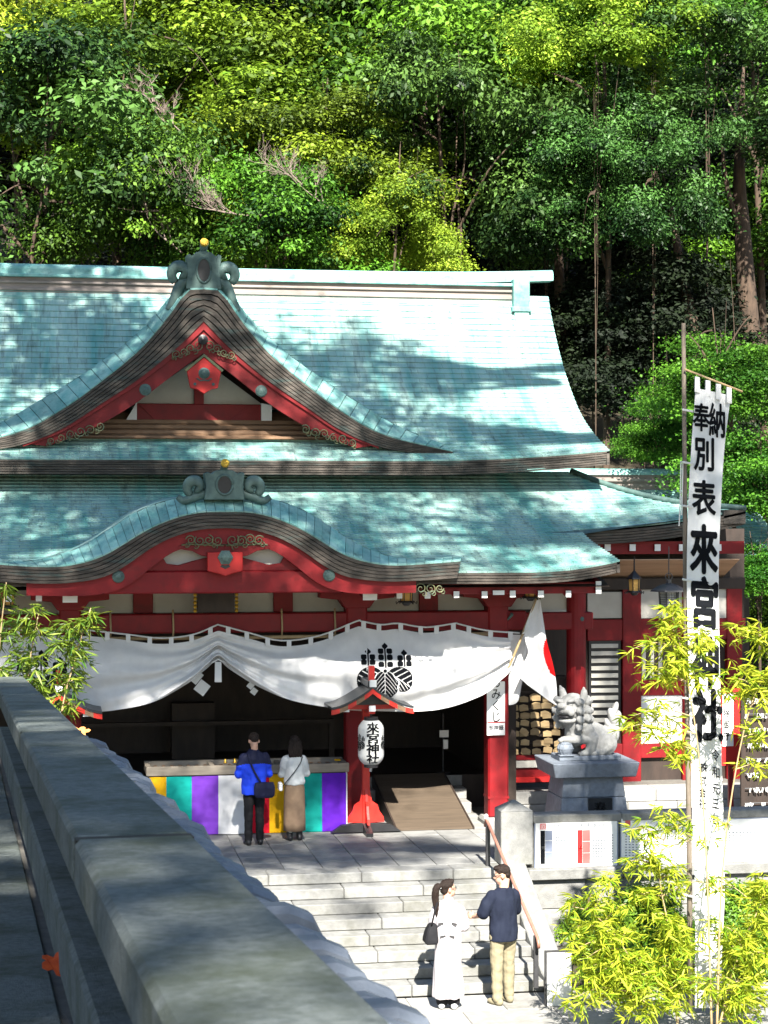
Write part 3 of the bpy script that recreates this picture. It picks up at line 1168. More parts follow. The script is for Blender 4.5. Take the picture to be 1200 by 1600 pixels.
# plaster band and posts above the beam
mb = MB()
mb.box((CX - 6.0, 31.64, 3.55), (CX + 6.0, 31.70, 4.35))
band = mb.build('plaster_band', PLASTER, hall)
for d in (1.15, 3.6):
    for s in (1, -1):
        mb = MB()
        mb.box((CX + s * d - .16, 31.55, 3.55), (CX + s * d + .16, 31.63, 4.1))
        mb.build('short_post', RED, hall, bevel=.01)
# name board
lo, hi = pbox(284, 925, 352, 957, 31.1, .06)
mb = MB()
mb.box((CX - .30, 31.10, lo[2]), (CX + .30, 31.16, hi[2] + .12))
nb = mb.build('name_board', DARKWOOD, hall, bevel=.008)
for s in (1, -1):
    mb = MB()
    for k in range(6):
        mb.lathe([(.02, -.03), (.034, 0), (.02, .03)], (CX + s * .335, 31.12, lo[2] + .03 + k * .065), 8)
    mb.build('gilt_edge', GOLD, nb)
for px in (172, 270, 440, 523):
    p = at(px, 970, 31.2)
    mb = MB()
    mb.tube([(p.x, 31.21, 3.10), (p.x + .012, 31.215, 3.30), (p.x, 31.21, 3.62)], .016, 7)
    mb.build('bamboo_strut', BAMBOO, hall, smooth=True)
mb = MB()
mb.tube([(CX - 4.6, 31.12, 3.18), (CX, 31.12, 3.16), (CX + 4.6, 31.12, 3.18)], .03, 8)
mb.build('curtain_pole', BAMBOO, hall, smooth=True)

# ---- dark interior
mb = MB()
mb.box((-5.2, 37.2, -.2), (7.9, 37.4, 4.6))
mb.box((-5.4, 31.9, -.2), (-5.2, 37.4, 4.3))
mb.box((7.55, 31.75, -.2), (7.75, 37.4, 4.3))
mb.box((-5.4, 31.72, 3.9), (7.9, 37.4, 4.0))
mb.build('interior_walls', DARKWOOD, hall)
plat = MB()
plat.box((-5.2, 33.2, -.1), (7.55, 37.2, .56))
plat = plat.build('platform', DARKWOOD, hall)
for k, (y, z) in enumerate(((32.45, .19), (32.85, .375), (33.22, .56))):
    x = 0.6
    while x < 7.1:
        L = rng.choice((.8, 1.0, 1.2))
        x1 = min(x + L, 7.12)
        mb = MB()
        mb.box((x + .004, y - .06, 0 if k == 0 else z - .187), (x1 - .004, y + .42, z))
        mb.build('step_block', STONE_PALE, plat, bevel=.01)
        x = x1
# faint furniture deep inside: altar shelf and rail
mb = MB()
mb.box((.2, 35.6, 1.25), (5.2, 35.75, 1.32))
mb.box((.2, 35.62, .56), (.3, 35.72, 1.25))
mb.box((5.1, 35.62, .56), (5.2, 35.72, 1.25))
mb.box((2.2, 36.2, .56), (3.0, 36.6, 1.6))
mb.build('altar_rail', DARKWOOD, hall)

# ramp of boards up to the platform
RAMP = mat('ramp_board', (0.085, 0.062, 0.042), (0.06, 0.044, 0.03), 6, 0.75, 0.15, 25, stretch=(0.3, 3, 3), rnd=0.08)
ramp = thing('wooden_ramp', 'brown board ramp leading from the terrace up into the dark hall', 'ramp', (6.1, 30.8, 0))
n = 9
for k in range(n):
    y0, y1 = 30.78 + 2.4 * k / n, 30.78 + 2.4 * (k + 1) / n - .006
    z0, z1 = .03 + .57 * k / n, .03 + .57 * (k + 1) / n
    mb = MB()
    mb.loft([[(x, y0, z0 - .025), (x, y1, z1 - .025), (x, y1, z1), (x, y0, z0)] for x in (5.53, 6.78)])
    mb.build('board', RAMP, ramp)
for x in (5.50, 6.785):
    mb = MB()
    mb.loft([[(xx, 30.76, .0), (xx, 33.2, .0), (xx, 33.2, .61), (xx, 30.76, .035)] for xx in (x, x + .025)])
    mb.build('side_board', DARKWOOD, ramp)

# ---- wing to the right of the porch
wing = MB()
wing.box((7.9, 32.0, -.1), (15.5, 33.3, .40))
wing = wing.build('wing_base', JOINT, hall)
for r, (z0, z1, out) in enumerate(((0, .20, .0), (.205, .42, .03))):
    x = 7.72
    while x < 14.5:
        L = rng.uniform(.7, 1.1)
        mb = MB()
        mb.box((x + .004, 31.86 + out, z0), (x + L - .004, 32.4, z1))
        mb.build('base_block', STONE_PALE, wing, bevel=.012)
        x += L
mb = MB()
mb.tube([(8.76, 31.6, .42), (8.76, 31.6, 4.2)], .165, 18)
mb.build('wing_column', RED, hall, smooth=False)
hbox('wing_beam', RED, hall, 800, 957, 927, 984, 31.48, .22, .015)
disc(hall, 908, 967, 31.47, .05, 'beam_stud', COPPER2, .03, mir=False)
WY = 33.0
mb = MB()
mb.box((8.0, WY + .06, .4), (12.3, WY + .14, 4.9))
ww = mb.build('wing_wall', DARKWOOD, hall)


def wp(name, m, x0, y0, x1, y1, Y=WY, dy=.05, bevel=.004):
    return hbox(name, m, ww, x0, y0, x1, y1, Y, dy, bevel)


wp('plaster_panel', PLASTER, 846, 915, 893, 957)
wp('plaster_panel', PLASTER, 918, 925, 974, 966)
wp('plaster_panel', PLASTER, 1001, 920, 1068, 966)
wp('plaster_panel', PLASTER, 1082, 920, 1136, 966)
for x0, x1 in ((973, 1002), (1067, 1083), (1136, 1160)):
    wp('wall_post', RED, x0, 915, x1, 1240, WY - .05, .12, .01)
wp('wall_rail', RED, 918, 967, 1165, 1000, WY - .03, .1, .01)
wp('head_rail', DARKWOOD, 918, 903, 1165, 921, WY - .06, .1, .01)
wp('wall_rail', RED, 1002, 1062, 1160, 1086, WY - .03, .1, .01)
wp('plaster_panel', WHITE, 1002, 1086, 1067, 1162)
wp('plaster_panel', WHITE, 1083, 1086, 1118, 1162)
wp('wall_rail', RED, 918, 1161, 1160, 1184, WY - .03, .1, .01)
for k in range(3):
    wp('window_bar', PLASTER, 1003 + k * 13, 1002, 1009 + k * 13, 1061, WY + .02, .03)
lou = wp('louvre_frame', BLACK, 920, 1000, 970, 1150, WY - .02, .04)
for k in range(11):
    hbox('louvre_slat', PLASTER, lou, 924, 1006 + k * 11.6, 966, 1012.5 + k * 11.6, WY - .05, .025, .003)
# sunlit soffit boards and rafters of the wing eave
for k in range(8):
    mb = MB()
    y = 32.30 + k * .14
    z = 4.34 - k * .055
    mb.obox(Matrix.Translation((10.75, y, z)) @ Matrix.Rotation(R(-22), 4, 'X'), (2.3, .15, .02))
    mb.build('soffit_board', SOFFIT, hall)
for px in (949, 988, 1027, 1065, 1122):
    p = at(px, 856, 32.2)
    mb = MB()
    mb.box((p.x - .05, 32.2, p.z - .05), (p.x + .05, 32.9, p.z + .06))
    raf = mb.build('rafter', RED, hall)
    mb = MB()
    mb.box((p.x - .053, 32.175, p.z - .053), (p.x + .053, 32.198, p.z + .063))
    mb.build('white_end', WHITE, raf)
mb = MB()
z1 = at(1000, 846, 32.25).z
mb.box((8.9, 32.25, z1 - .22), (12.0, 32.45, z1))
mb.build('wing_purlin', RED, hall)

# ---- lower roof of the building behind the wing
sb = thing('rear_building', 'small rear building whose green ridge shows behind the right wing roof', 'building', (14, 40, 0))
mb = MB()
mb.box((9.5, 39.9, 5.2), (14.9, 40.3, 6.02))
mb.build('ridge', RIDGE, sb)
for z0, z1, out, m in ((5.60, 5.66, .06, BAND), (5.75, 5.80, .03, RIDGE), (5.86, 5.92, .07, RIDGE)):
    mb = MB()
    mb.box((9.5, 39.9 - out, z0), (14.95, 40.3 + out, z1))
    mb.build('ridge_moulding', m, sb)
mb = MB()
mb.loft([[Vector((x, 40.1 + .26 * math.cos(a), 6.0 + .14 * math.sin(a))) for a in [math.pi * k / 8 for k in range(9)]] for x in (9.5, 15.1)])
mb.build('ridge_cap', BAND, sb)
RP = spline([(0, 37.0, 4.3), (0, 38.0, 4.62), (0, 39.0, 5.1), (0, 39.95, 5.7)], 60)
under_sheet('roof', RP, lambda x, y: 0, lambda y: (9.5, 14.9), COPPER2, sb, .012, 8)
shingles(sb, RP, .15, lambda x, y: 0, lambda y: (9.5, 14.9), .4, 9)
mb = MB()
mb.box((9.8, 38.4, 0), (14.4, 42, 4.4))
mb.build('wall', DARKWOOD, sb)

# ---- hanging lanterns under the eaves
AMBER_PAPER = mat('lantern_paper', (0.70, 0.42, 0.12), (0.6, 0.33, 0.08), 6, 0.7)  # even amber paper colour


def gilt_lantern(px, py, Y, label, r=.11):
    p = at(px, py, Y)
    t = thing('hanging_lantern', label, 'lantern', p, 'gilt lanterns under the eaves')
    mb = MB()
    mb.lathe([(r * .8, -.11), (r * .92, .09)], p, 6)
    mb.build('paper_body', AMBER_PAPER, t)
    mb = MB()
    mb.lathe([(r * 1.35, .09), (r * 1.2, .12), (r * .5, .19), (.015, .24), (.012, .48)], p, 6)
    mb.build('cap', BLACK, t)
    mb = MB()
    mb.lathe([(r * 1.2, -.11), (r * 1.3, -.135), (r * .7, -.15), (r * .4, -.19)], p, 6)
    for k in range(6):
        a = 2 * math.pi * k / 6
        d = Vector((math.cos(a), math.sin(a), 0))
        mb.tube([p + d * r * .86 + Vector((0, 0, -.12)), p + d * r * .97 + Vector((0, 0, .1))], .009, 4)
        mb.tube([p + d * r * 1.2 + Vector((0, 0, -.13)), p + d * r * 1.5 + Vector((0, 0, -.16)), p + d * r * 1.55 + Vector((0, 0, -.12))], .01, 4)
    mb.build('frame', BLACK, t)


gilt_lantern(12, 934, 30.6, 'gilt hanging lantern beside the bamboo at the hall\'s west end')
gilt_lantern(635, 928, 30.6, 'gilt hanging lantern above the black crest of the curtain')
gilt_lantern(829, 921, 30.75, 'gilt hanging lantern just behind the ball of the flagpole')
gilt_lantern(991, 913, 31.9, 'gilt hanging lantern in front of the wing\'s plaster wall')
# bronze lantern on a rod
p = at(1045, 935, 30.6)
t = thing('bronze_lantern', 'dark bronze lantern with a wide hat and lattice sides hanging beside the banner', 'lantern', p)
mb = MB()
mb.lathe([(.145, -.17), (.16, .12), (.15, .13)], p, 6)
mb.build('panes', PAPER, t)
mb = MB()
mb.lathe([(.32, .115), (.31, .14), (.16, .22), (.05, .25), (.045, .3), (.012, .31)], p, 6)
mb.build('hat', STEEL, t)
mb = MB()
for k in range(6):
    a, b = (2 * math.pi * (k + q) / 6 for q in (0, 1))
    A, B = (Vector((math.cos(q), math.sin(q), 0)) for q in (a, b))
    mb.tube([p + A * .15 + Vector((0, 0, -.18)), p + A * .168 + Vector((0, 0, .12))], .014, 4)
    for j in range(1, 6):
        mb.tube([p + A.lerp(B, j / 6) * .156 + Vector((0, 0, -.16)), p + A.lerp(B, j / 6) * .163 + Vector((0, 0, .1))], .005, 4)
    for j in range(1, 7):
        z = -.17 + .27 * j / 7
        mb.tube([p + A * .16 + Vector((0, 0, z)), p + B * .16 + Vector((0, 0, z))], .005, 4)
mb.lathe([(.17, -.2), (.19, -.17)], p, 6)
mb.build('lattice', STEEL, t)
mb = MB()
mb.tube([p + Vector((0, 0, .3)), p + Vector((0, 0, .86))], .009, 6)
ring = [p + Vector((.06 * math.cos(a), 0, .36 + .06 * math.sin(a))) for a in [2 * math.pi * k / 16 for k in range(17)]]
mb.tube(ring, .008, 5)
mb.build('hanger', STEEL, t)
# ================================================================== curtain with the crest
CUY = 30.98
cur = thing('white_curtain', 'white festival curtain with black crests draped across the hall entrance', 'curtain', at(340, 985, CUY))


def interp(tab, x):
    for (a, b), (c, d) in zip(tab, tab[1:]):
        if x <= c:
            t = (x - a) / (c - a)
            t = min(max(t, 0), 1)
            return b + (d - b) * t
    return tab[-1][1]


ROPE = spline([(x, y, 0) for x, y in ((-60, 974), (0, 981), (60, 985), (125, 984), (196, 991), (250, 997), (300, 992), (338, 977), (344, 977), (390, 989), (440, 1001), (500, 993), (556, 971), (566, 971), (595, 976), (622, 974), (665, 980), (711, 974), (717, 975), (760, 985), (812, 989))], 160)
ROPE = [(p.x, p.y) for p in ROPE]
BOT = spline([(x, y, 0) for x, y in ((-60, 1088), (0, 1100), (60, 1108), (120, 1112), (180, 1108), (240, 1094), (290, 1070), (322, 1045), (340, 1031), (358, 1045), (400, 1071), (450, 1091), (510, 1104), (570, 1110), (640, 1111), (700, 1104), (745, 1086), (778, 1062), (797, 1046))], 160)
BOT = [(p.x, p.y) for p in BOT]
GATH = (-130, 340, 800)


def curtain(px, v, lift=0.0):
    """Point of the cloth: px across the frame, v 0 at the rope side .. 1 at the hem."""
    top = interp(ROPE, px) + 9
    bot = interp(BOT, px)
    y = top + (bot - top) * v
    # folds sweep up to the gathers: phase follows the distance to the nearer gather
    d, g = min((abs(px - q), q) for q in GATH)
    dd = d / 120.0
    sag = v * (1 - math.exp(-dd * 1.5))
    ph = 17 * v * math.exp(-dd * .55) + 5.0 * math.log(1 + dd) + (g % 7)
    amp = 0.075 * (0.25 + .9 * v) * math.exp(-dd * .40) + .022 * v
    f = amp * math.sin(ph) + .6 * amp * math.sin(2.3 * ph + 1.7)
    f += .02 * v * math.sin(px * .021 + 2 * v) + .05 * mnoise.noise(Vector((px * .016, v * 2.2 - abs(px - g) * .006, 4))) + .02 * mnoise.noise(Vector((px * .06, v * 5, 9)))
    belly = -.16 * math.sin(math.pi * min(1, v * .9)) * min(1, dd * .7) - .10 * v
    p = at(px, y, CUY)
    return Vector((p.x, CUY + f + belly - lift, p.z))


def grid_cloth(fn, nu, nv):
    mb = MB()
    mb.loft([[fn(i / nu, j / nv) for i in range(nu + 1)] for j in range(nv + 1)], closed=False)
    return mb


mb = grid_cloth(lambda u, v: curtain(-60 + 857 * u, v), 260, 44)
cl = mb.build('cloth', CLOTH, cur, smooth=True, fix=False)
mb = grid_cloth(lambda u, v: at(796 + 42 * u * (1 - .5 * v) + 6 * math.sin(3 * u), 992 + (110 - 60 * u * u) * v, CUY + .12) + Vector((0, .05 * math.sin(9 * u + 2 * v), 0)), 14, 14)
mb.build('cloth_tail', CLOTH, cur, smooth=True, fix=False)
mb = MB()
mb.tube([at(x, y, CUY - .01) for x, y in ROPE[::2]], .014, 6)
mb.build('rope', PAPER, cur, smooth=True)
x = -40
while x < 800:
    a = [at(x + d, interp(ROPE, x + d) - 1, CUY - .025) for d in (-3.5, 3.5)]
    b = [at(x + d, interp(ROPE, x + d) + 12, CUY - .02) for d in (3.5, -3.5)]
    mb = MB()
    q = a + b
    mb.loft([q, [p + Vector((0, .02, 0)) for p in q]])
    mb.build('tab', CLOTH, cur)
    x += 29 + 5 * math.sin(x * 1.7)


# paulownia crest, as a shape in its own units (x -210..210, y -220..210, y down)
def crest(x, y):
    def ell(cx, cy, a, b, ang=0):
        dx, dy = x - cx, y - cy
        c_, s_ = math.cos(ang), math.sin(ang)
        return ((dx * c_ + dy * s_) / a) ** 2 + ((-dx * s_ + dy * c_) / b) ** 2

    def sq(cx, cy, h):
        return max(abs(x - cx), abs(y - cy)) < h and abs(x - cx) + abs(y - cy) < h * 1.6
    for (sx, tip, pairs, base) in ((12, -192, (-155, -108, -52), -25), (-120, -152, (-110, -70), -45), (155, -140, (-102, -58), -35)):
        if abs(x - sx) + abs(y - tip) < 27 and abs(x - sx) < 22:
            return True
        for yy in pairs:
            if sq(sx - 33, yy, 21) or sq(sx + 33, yy, 21):
                return True
        if abs(x - sx) < 5 and tip < y < base:
            return True
    if ell(7, 0, 14, 14) < 1:
        return True
    if ell(7, 0, 20, 20) < 1:
        return False
    # middle leaf: teardrop with lobes
    yy = y - 110
    hw = 98 * math.sqrt(max(0, 1 - (yy / 112) ** 2)) * (1 + .06 * math.sin(y * .09)) * (.72 + .28 * min(1, (y + 10) / 90))
    dx = abs(x - 5)
    if -8 < y < 216 and dx < hw:
        if dx < 3.5:
            return False
        ph = (y - 0.95 * dx - .0035 * dx * dx) % 33
        return not (ph < 7 and dx < hw - 9)
    if -14 < y < 222 and dx < hw + 11:
        return False
    for s in (-1, 1):
        cx = 5 + s * 112
        e = min(ell(cx, 55, 100, 88, s * .25), ell(cx + s * 20, 80, 78, 82))
        if e < 1:
            # veins fan out of the hub
            ax, ay = (x - 7) * s, y - 0
            mid = abs(ay - .55 * ax - .0006 * ax * ax)
            if mid < 4:
                return False
            ph = ((ax * .83 + abs(ay - .55 * ax) * -.75)) % 34
            return not (ph < 7 and e < .86)
    return False


def place_crest(px, py, size, name='crest', n=150):
    V = []
    for j in range(n):
        for i in range(n):
            x, y = -215 + 430 * (i + .5) / n, -225 + 445 * (j + .5) / n
            if not crest(x, y):
                continue
            for di, dj in ((-.5, .5), (.5, .5), (.5, -.5), (-.5, -.5)):
                X = px + (x + di * 430 / n) / 430 * size
                Y_ = py + (y + dj * 445 / n) / 445 * size
                top = interp(ROPE, X) + 9
                V.append(tuple(curtain(X, (Y_ - top) / (interp(BOT, X) - top), .006) - ORG[cur]))
    return link(name, quads_mesh(name, np.array(V), INK), cur)


place_crest(597, 1047, 88)
place_crest(62, 1058, 88)
# paper streamers under the gather
tass = thing('paper_tassel', 'short white tassel tied at the gathered middle of the curtain', 'tassel', at(341, 1050, 30.8))
mb = MB()
for k, (px, w_) in enumerate(((341, 5.0),)):
    a = [at(px - w_, 1034, 30.8), at(px + w_, 1034, 30.8), at(px + w_ + .5, 1066, 30.8), at(px - w_ - .5, 1066, 30.8)]
    mb.loft([a, [p + Vector((0, .03, 0)) for p in a]])
mb.build('tassel_skirt', CLOTH, tass, bevel=.006)
mb = MB()
mb.tube([at(330, 1036, 30.79), at(341, 1030, 30.77), at(352, 1036, 30.79)], .015, 6)
mb.build('knot', PAPER, tass, smooth=True)


def streamer(px, py, sz, lab):
    t = thing('paper_streamer', lab, 'paper streamer', at(px, py, 31.05), 'zigzag paper streamers under the curtain')
    for k, (dx, dy, ang) in enumerate(((-.5, -.75, 40), (.1, .25, 38))):
        c = at(px + dx * sz, py + dy * sz, 31.05 + .01 * k)
        mb = MB()
        mb.obox(Matrix.Translation(c) @ Matrix.Rotation(R(ang), 4, 'Y'), (sz * .0098 * 1.1, .006, sz * .0098 * 1.15))
        mb.build('fold', PAPER, t)


streamer(314, 1070, 18, 'larger zigzag paper streamer hanging left of the curtain gather')
streamer(396, 1078, 9, 'small paper streamer half hidden by the curtain hem')

# ================================================================== text
def glyph_mesh(s, bold=0.0):
    cu = bpy.data.curves.new('glyph', 'FONT')
    cu.body = s
    cu.offset = bold
    cu.resolution_u = 3
    o = bpy.data.objects.new('glyph', cu)
    me = evaluated(o)
    bpy.data.curves.remove(cu)
    return me


def glyph(s, fn, parent, bold=.02, m=INK, name='character'):
    """One character whose unit square (x right, y up, 0..1) is laid on a surface by fn."""
    base = glyph_mesh(s)
    org = ORG.get(parent, Vector())
    bm = bmesh.new()
    for dx, dy in (((0, 0), (bold, 0), (-bold, 0), (0, bold * .75), (0, -bold * .75), (bold * .6, bold * .5), (-bold * .6, bold * .5), (bold * .6, -bold * .5), (-bold * .6, -bold * .5)) if bold else ((0, 0),)):
        n0 = len(bm.verts)
        bm.from_mesh(base)
        bm.verts.ensure_lookup_table()
        for v in bm.verts[n0:]:
            v.co = fn(v.co.x + dx, v.co.y + dy) - org
    me = base
    bm.to_mesh(me)
    bm.free()
    me.materials.clear()
    me.materials.append(m)
    return link(name, me, parent)


def flat(x, y, z, size, wid=None):
    wd = wid or size
    return lambda a, b: Vector((x + (a - .5) * wd, y, z + (b - .38) * size))


# ================================================================== offering box with the five-colour cloth
OY = 30.93
ox0, ox1 = atz(235, 1309, 0).x, 4.70
ox0 = 1.52
ob = thing('offering_box', 'long wooden offering box wrapped in a cloth of coloured stripes', 'offering box', (3.1, OY, 0))
mb = MB()
mb.box((ox0, OY + .02, .02), (ox1, OY + .75, .98))
mb.build('box_body', DARKWOOD, ob)
zt = at(300, 1206, OY).z
for (a, b, c, d) in ((ox0 - .05, ox1 + .05, OY - .04, OY + .06), (ox0 - .05, ox1 + .05, OY + .70, OY + .8)):
    mb = MB()
    mb.box((a, c, .97), (b, d, 1.115))
    mb.build('top_rail', TAN, ob, bevel=.008)
for x in (ox0 - .05, 2.5, 3.6, ox1 - .03):
    mb = MB()
    mb.box((x, OY + .06, .98), (x + .08, OY + .70, 1.10))
    mb.build('cross_rail', TAN, ob, bevel=.006)
for k in range(22):
    x = ox0 + .1 + k * (ox1 - ox0 - .2) / 22
    mb = MB()
    mb.box((x, OY + .08, 1.02), (x + .05, OY + .69, 1.05))
    mb.build('grille_bar', BROWN, ob)
STR = [('yellow', (.78, .42, .01)), ('green', (.01, .42, .36)), ('purple', (.22, .06, .58)), ('white', (.82, .82, .84)), ('red', (.62, .01, .03)),
       ('yellow', (.78, .42, .01)), ('green', (.01, .36, .31)), ('purple', (.13, .02, .52))]
edges = [237, 262, 300, 340, 380, 417, 463, 497, 534]
xe = [atz(x, 1303, 0).x for x in edges]
k0 = (ox1 - ox0) / (xe[-1] - xe[0])
xe = [ox0 + (x - xe[0]) * k0 for x in xe]
smats = {}
for k, (nm, c) in enumerate(STR):
    m = smats.setdefault(c, cloth_mat(nm + '_cloth', c, .12))

    def fn(u, v, k=k):
        x = xe[k] + (xe[k + 1] - xe[k]) * u
        z = .955 - .94 * v
        return Vector((x, OY - .015 - .02 * v + .014 * math.sin(x * 9 + 4 * v) * v + .022 * mnoise.noise(Vector((x * 3.2, z * 7, 2))) + .01 * mnoise.noise(Vector((x * 9, z * 16, 5))), z))
    mb = grid_cloth(fn, 14, 30)
    mb.build('cloth_stripe', m, ob, smooth=True, fix=False)
mb = MB()
mb.box((ox1 + .003, OY - .03, .02), (ox1 + .02, OY + .72, .96))
mb.build('end_cloth', CLOTH, ob)
for k, px in enumerate((352, 367, 383)):
    p = at(px, 1197, OY + .3)
    mb = MB()
    mb.lathe([(.03, 1.11), (.035, 1.125), (.015, 1.14), (.022, 1.17), (.004, 1.19)], (p.x, OY + .3 + k * .01, 0), 10)
    o = mb.build('brass_finial', GOLD, None, smooth=True)
    tag(o, ('small brass finial on the offering box, nearest its yellow end', 'small brass finial on the offering box, middle of three', 'small brass finial on the offering box, beside the blue jacket')[k], 'finial', 'brass finials on the offering box')
mb = MB()
p = at(527, 1196, OY + .3)
mb.box((p.x - .05, OY + .26, 1.113), (p.x + .05, OY + .34, 1.14))
tag(mb.build('yellow_charm', smats[(.78, .42, .01)], None, bevel=.008), 'tiny yellow packet lying on the end of the offering box', 'packet')

# ================================================================== lantern stands
LRED = mat('lantern_stand_red', (0.60, 0.03, 0.02), (0.5, 0.02, 0.015), 5, 0.4, 0.04, 20)
TILE_BLACK = mat('black_roof_board', (0.02, 0.024, 0.03), (0.035, 0.04, 0.045), 6, 0.35, 0.1, 30)


def lantern_stand(x, Y, label, lantern_label):
    t = thing('lantern_stand', label, 'lantern stand', (x, Y, 0), 'roofed lantern stands before the hall')
    mb = MB()
    mb.prism([(x - .58, .02), (x - .40, .14), (x - .12, .17), (x + .12, .17), (x + .40, .14), (x + .58, .02)], Y - .06, Y + .06)
    mb.build('foot_beam', BLACK, t, bevel=.008)
    mb = MB()
    for s in (1, -1):
        mb.loft([[(x - .055, Y + s * .062, .01), (x + .055, Y + s * .062, .01), (x + .055, Y + s * .062, .168), (x - .055, Y + s * .062, .168)],
                 [(x - .055, Y + s * .42, .005), (x + .055, Y + s * .42, .005), (x + .055, Y + s * .42, .06), (x - .055, Y + s * .42, .06)]])
    mb.build('foot_beam', BLACK, t)
    mb = MB()
    mb.box((x - .06, Y - .05, .16), (x + .06, Y + .05, 2.10))
    mb.build('post', LRED, t, bevel=.01)
    for d in (0, 1):
        mb = MB()
        pr = [(.06, .175), (.30, .175), (.29, .26), (.22, .36), (.19, .46), (.10, .52), (.06, .72)]
        for s in (1, -1):
            if d == 0:
                mb.prism([(x + s * a, b) for a, b in pr], Y - .02, Y + .02)
            else:
                mb.loft([[(x + e, Y + s * a, b) for a, b in pr] for e in (-.02, .02)])
        mb.build('foot_brace', LRED, t)
    # arm that carries the lantern towards the court
    mb = MB()
    mb.box((x - .05, Y - .62, 1.995), (x + .05, Y + .3, 2.06))
    mb.box((x - .42, Y - .40, 2.045), (x + .42, Y - .32, 2.12))
    mb.box((x - .42, Y + .20, 2.045), (x + .42, Y + .28, 2.12))
    mb.build('arm', LRED, t)
    for px_ in (-.42, 0, .42):
        mb = MB()
        mb.box((x + px_ - .05, Y - .66, 2.035), (x + px_ + .05, Y - .625, 2.125))
        mb.build('white_end', WHITE, t)
    # curved roof
    def rz(a):
        return 2.41 - .40 * abs(a) ** .85 + .07 * abs(a) ** 4
    for s in (1, -1):
        cv = [(s * a, rz(a / .66)) for a in [.66 * k / 10 for k in range(11)]]
        mb = MB()
        mb.loft([[(x + a, Y - .72, b), (x + a, Y + .38, b), (x + a, Y + .38, b + .035), (x + a, Y - .72, b + .035)] for a, b in cv])
        mb.build('roof_board', TILE_BLACK, t)
        for k in range(5):
            seg = cv[2 * k:2 * k + 3]
            mb = MB()
            mb.loft([[(x + a, Y - .705, b - .008), (x + a, Y - .66, b - .008), (x + a, Y - .66, b - .085), (x + a, Y - .705, b - .085)] for a, b in seg])
            mb.build('bargeboard', LRED if k % 2 == 0 else BROWN, t)
    mb = MB()
    mb.box((x - .075, Y - .70, 2.42), (x + .075, Y + .36, 2.52))
    mb.build('ridge', TILE_BLACK, t, bevel=.01)
    mb = MB()
    mb.box((x - .055, Y - .735, 2.43), (x + .055, Y - .705, 2.54))
    mb.build('ridge_end', WHITE, t)
    mb = MB()
    mb.box((x - .045, Y - .60, 2.52), (x + .045, Y - .50, 2.75))
    mb.build('finial', LRED, t)
    mb = MB()
    mb.prism([(x - .36, 2.13), (x + .36, 2.13), (x, 2.35)], Y - .55, Y - .52)
    mb.build('gable_board', BLACK, t)
    # the paper lantern, a thing of its own
    cy = Y - .52
    H, r = .70, .205
    zc = 1.535
    lt = thing('paper_lantern', lantern_label, 'paper lantern', (x, cy, zc - H / 2), 'white paper lanterns on the stands')

    def lr(b):
        q = abs(b) * 2
        return r * (1 - .42 * max(0, (q - .55) / .45) ** 2.2)
    mb = MB()
    prof = []
    for k in range(41):
        b = -.5 + k / 40
        prof.append((lr(b) * (1 + .012 * (k % 2)), zc + b * H))
    mb.lathe(prof, (x, cy, 0), 28)
    mb.build('paper_body', PAPER, lt, smooth=True)
    for z0, z1 in ((zc + H / 2 - .002, zc + H / 2 + .05), (zc - H / 2 - .05, zc - H / 2 + .002)):
        mb = MB()
        mb.lathe([(.115, z0), (.115, z1)], (x, cy, 0), 20)
        mb.build('rim', BLACK, lt)
    mb = MB()
    mb.tube([(x, cy, zc + H / 2 + .05), (x, cy, 2.0)], .012, 6)
    mb.build('hanger', STEEL, lt)
    mb = MB()
    mb.tube([(x, cy, zc - H / 2 - .05), (x - .01, cy, zc - H / 2 - .12)], .02, 6)
    mb.build('tassel', PAPER, lt)
    for k, ch in enumerate('來宮神社'):
        def fn(a, b, k=k):
            zz = zc + .245 - k * .163 + (b - .38) * .175
            ang = ((a - .5) * .215) / r
            rr = lr((zz - zc) / H) * 1.014 + .004
            return Vector((x + rr * math.sin(ang), cy - rr * math.cos(ang), zz))
        glyph(ch, fn, lt, .036)
    # small crests half round the sides
    for s in (1, -1):
        V = []
        n = 46
        for j in range(n):
            for i in range(n):
                a, b = -215 + 430 * (i + .5) / n, -225 + 445 * (j + .5) / n
                if not crest(a, b):
                    continue
                for di, dj in ((-.5, .5), (.5, .5), (.5, -.5), (-.5, -.5)):
                    A, B = a + di * 430 / n, b + dj * 445 / n
                    ang = s * 1.22 + A / 430 * .24 / r
                    zz = zc + .01 - B / 445 * .28
                    rr = lr((zz - zc) / H) * 1.014 + .004
                    V.append((x + rr * math.sin(ang) - x, cy - rr * math.cos(ang) - cy, zz - (zc - H / 2)))
        link('crest', quads_mesh('crest', np.array(V), INK), lt)


LSX = atz(567, 1297, 0)
lantern_stand(LSX.x, 30.7, 'red lantern stand with a small black roof beside the ramp', 'white paper lantern with four black characters beside the hall\'s ramp')
lantern_stand(2 * CX - LSX.x - .12, 30.7, 'red lantern stand whose small roof shows above the parapet', 'white paper lantern mostly hidden behind the parapet')

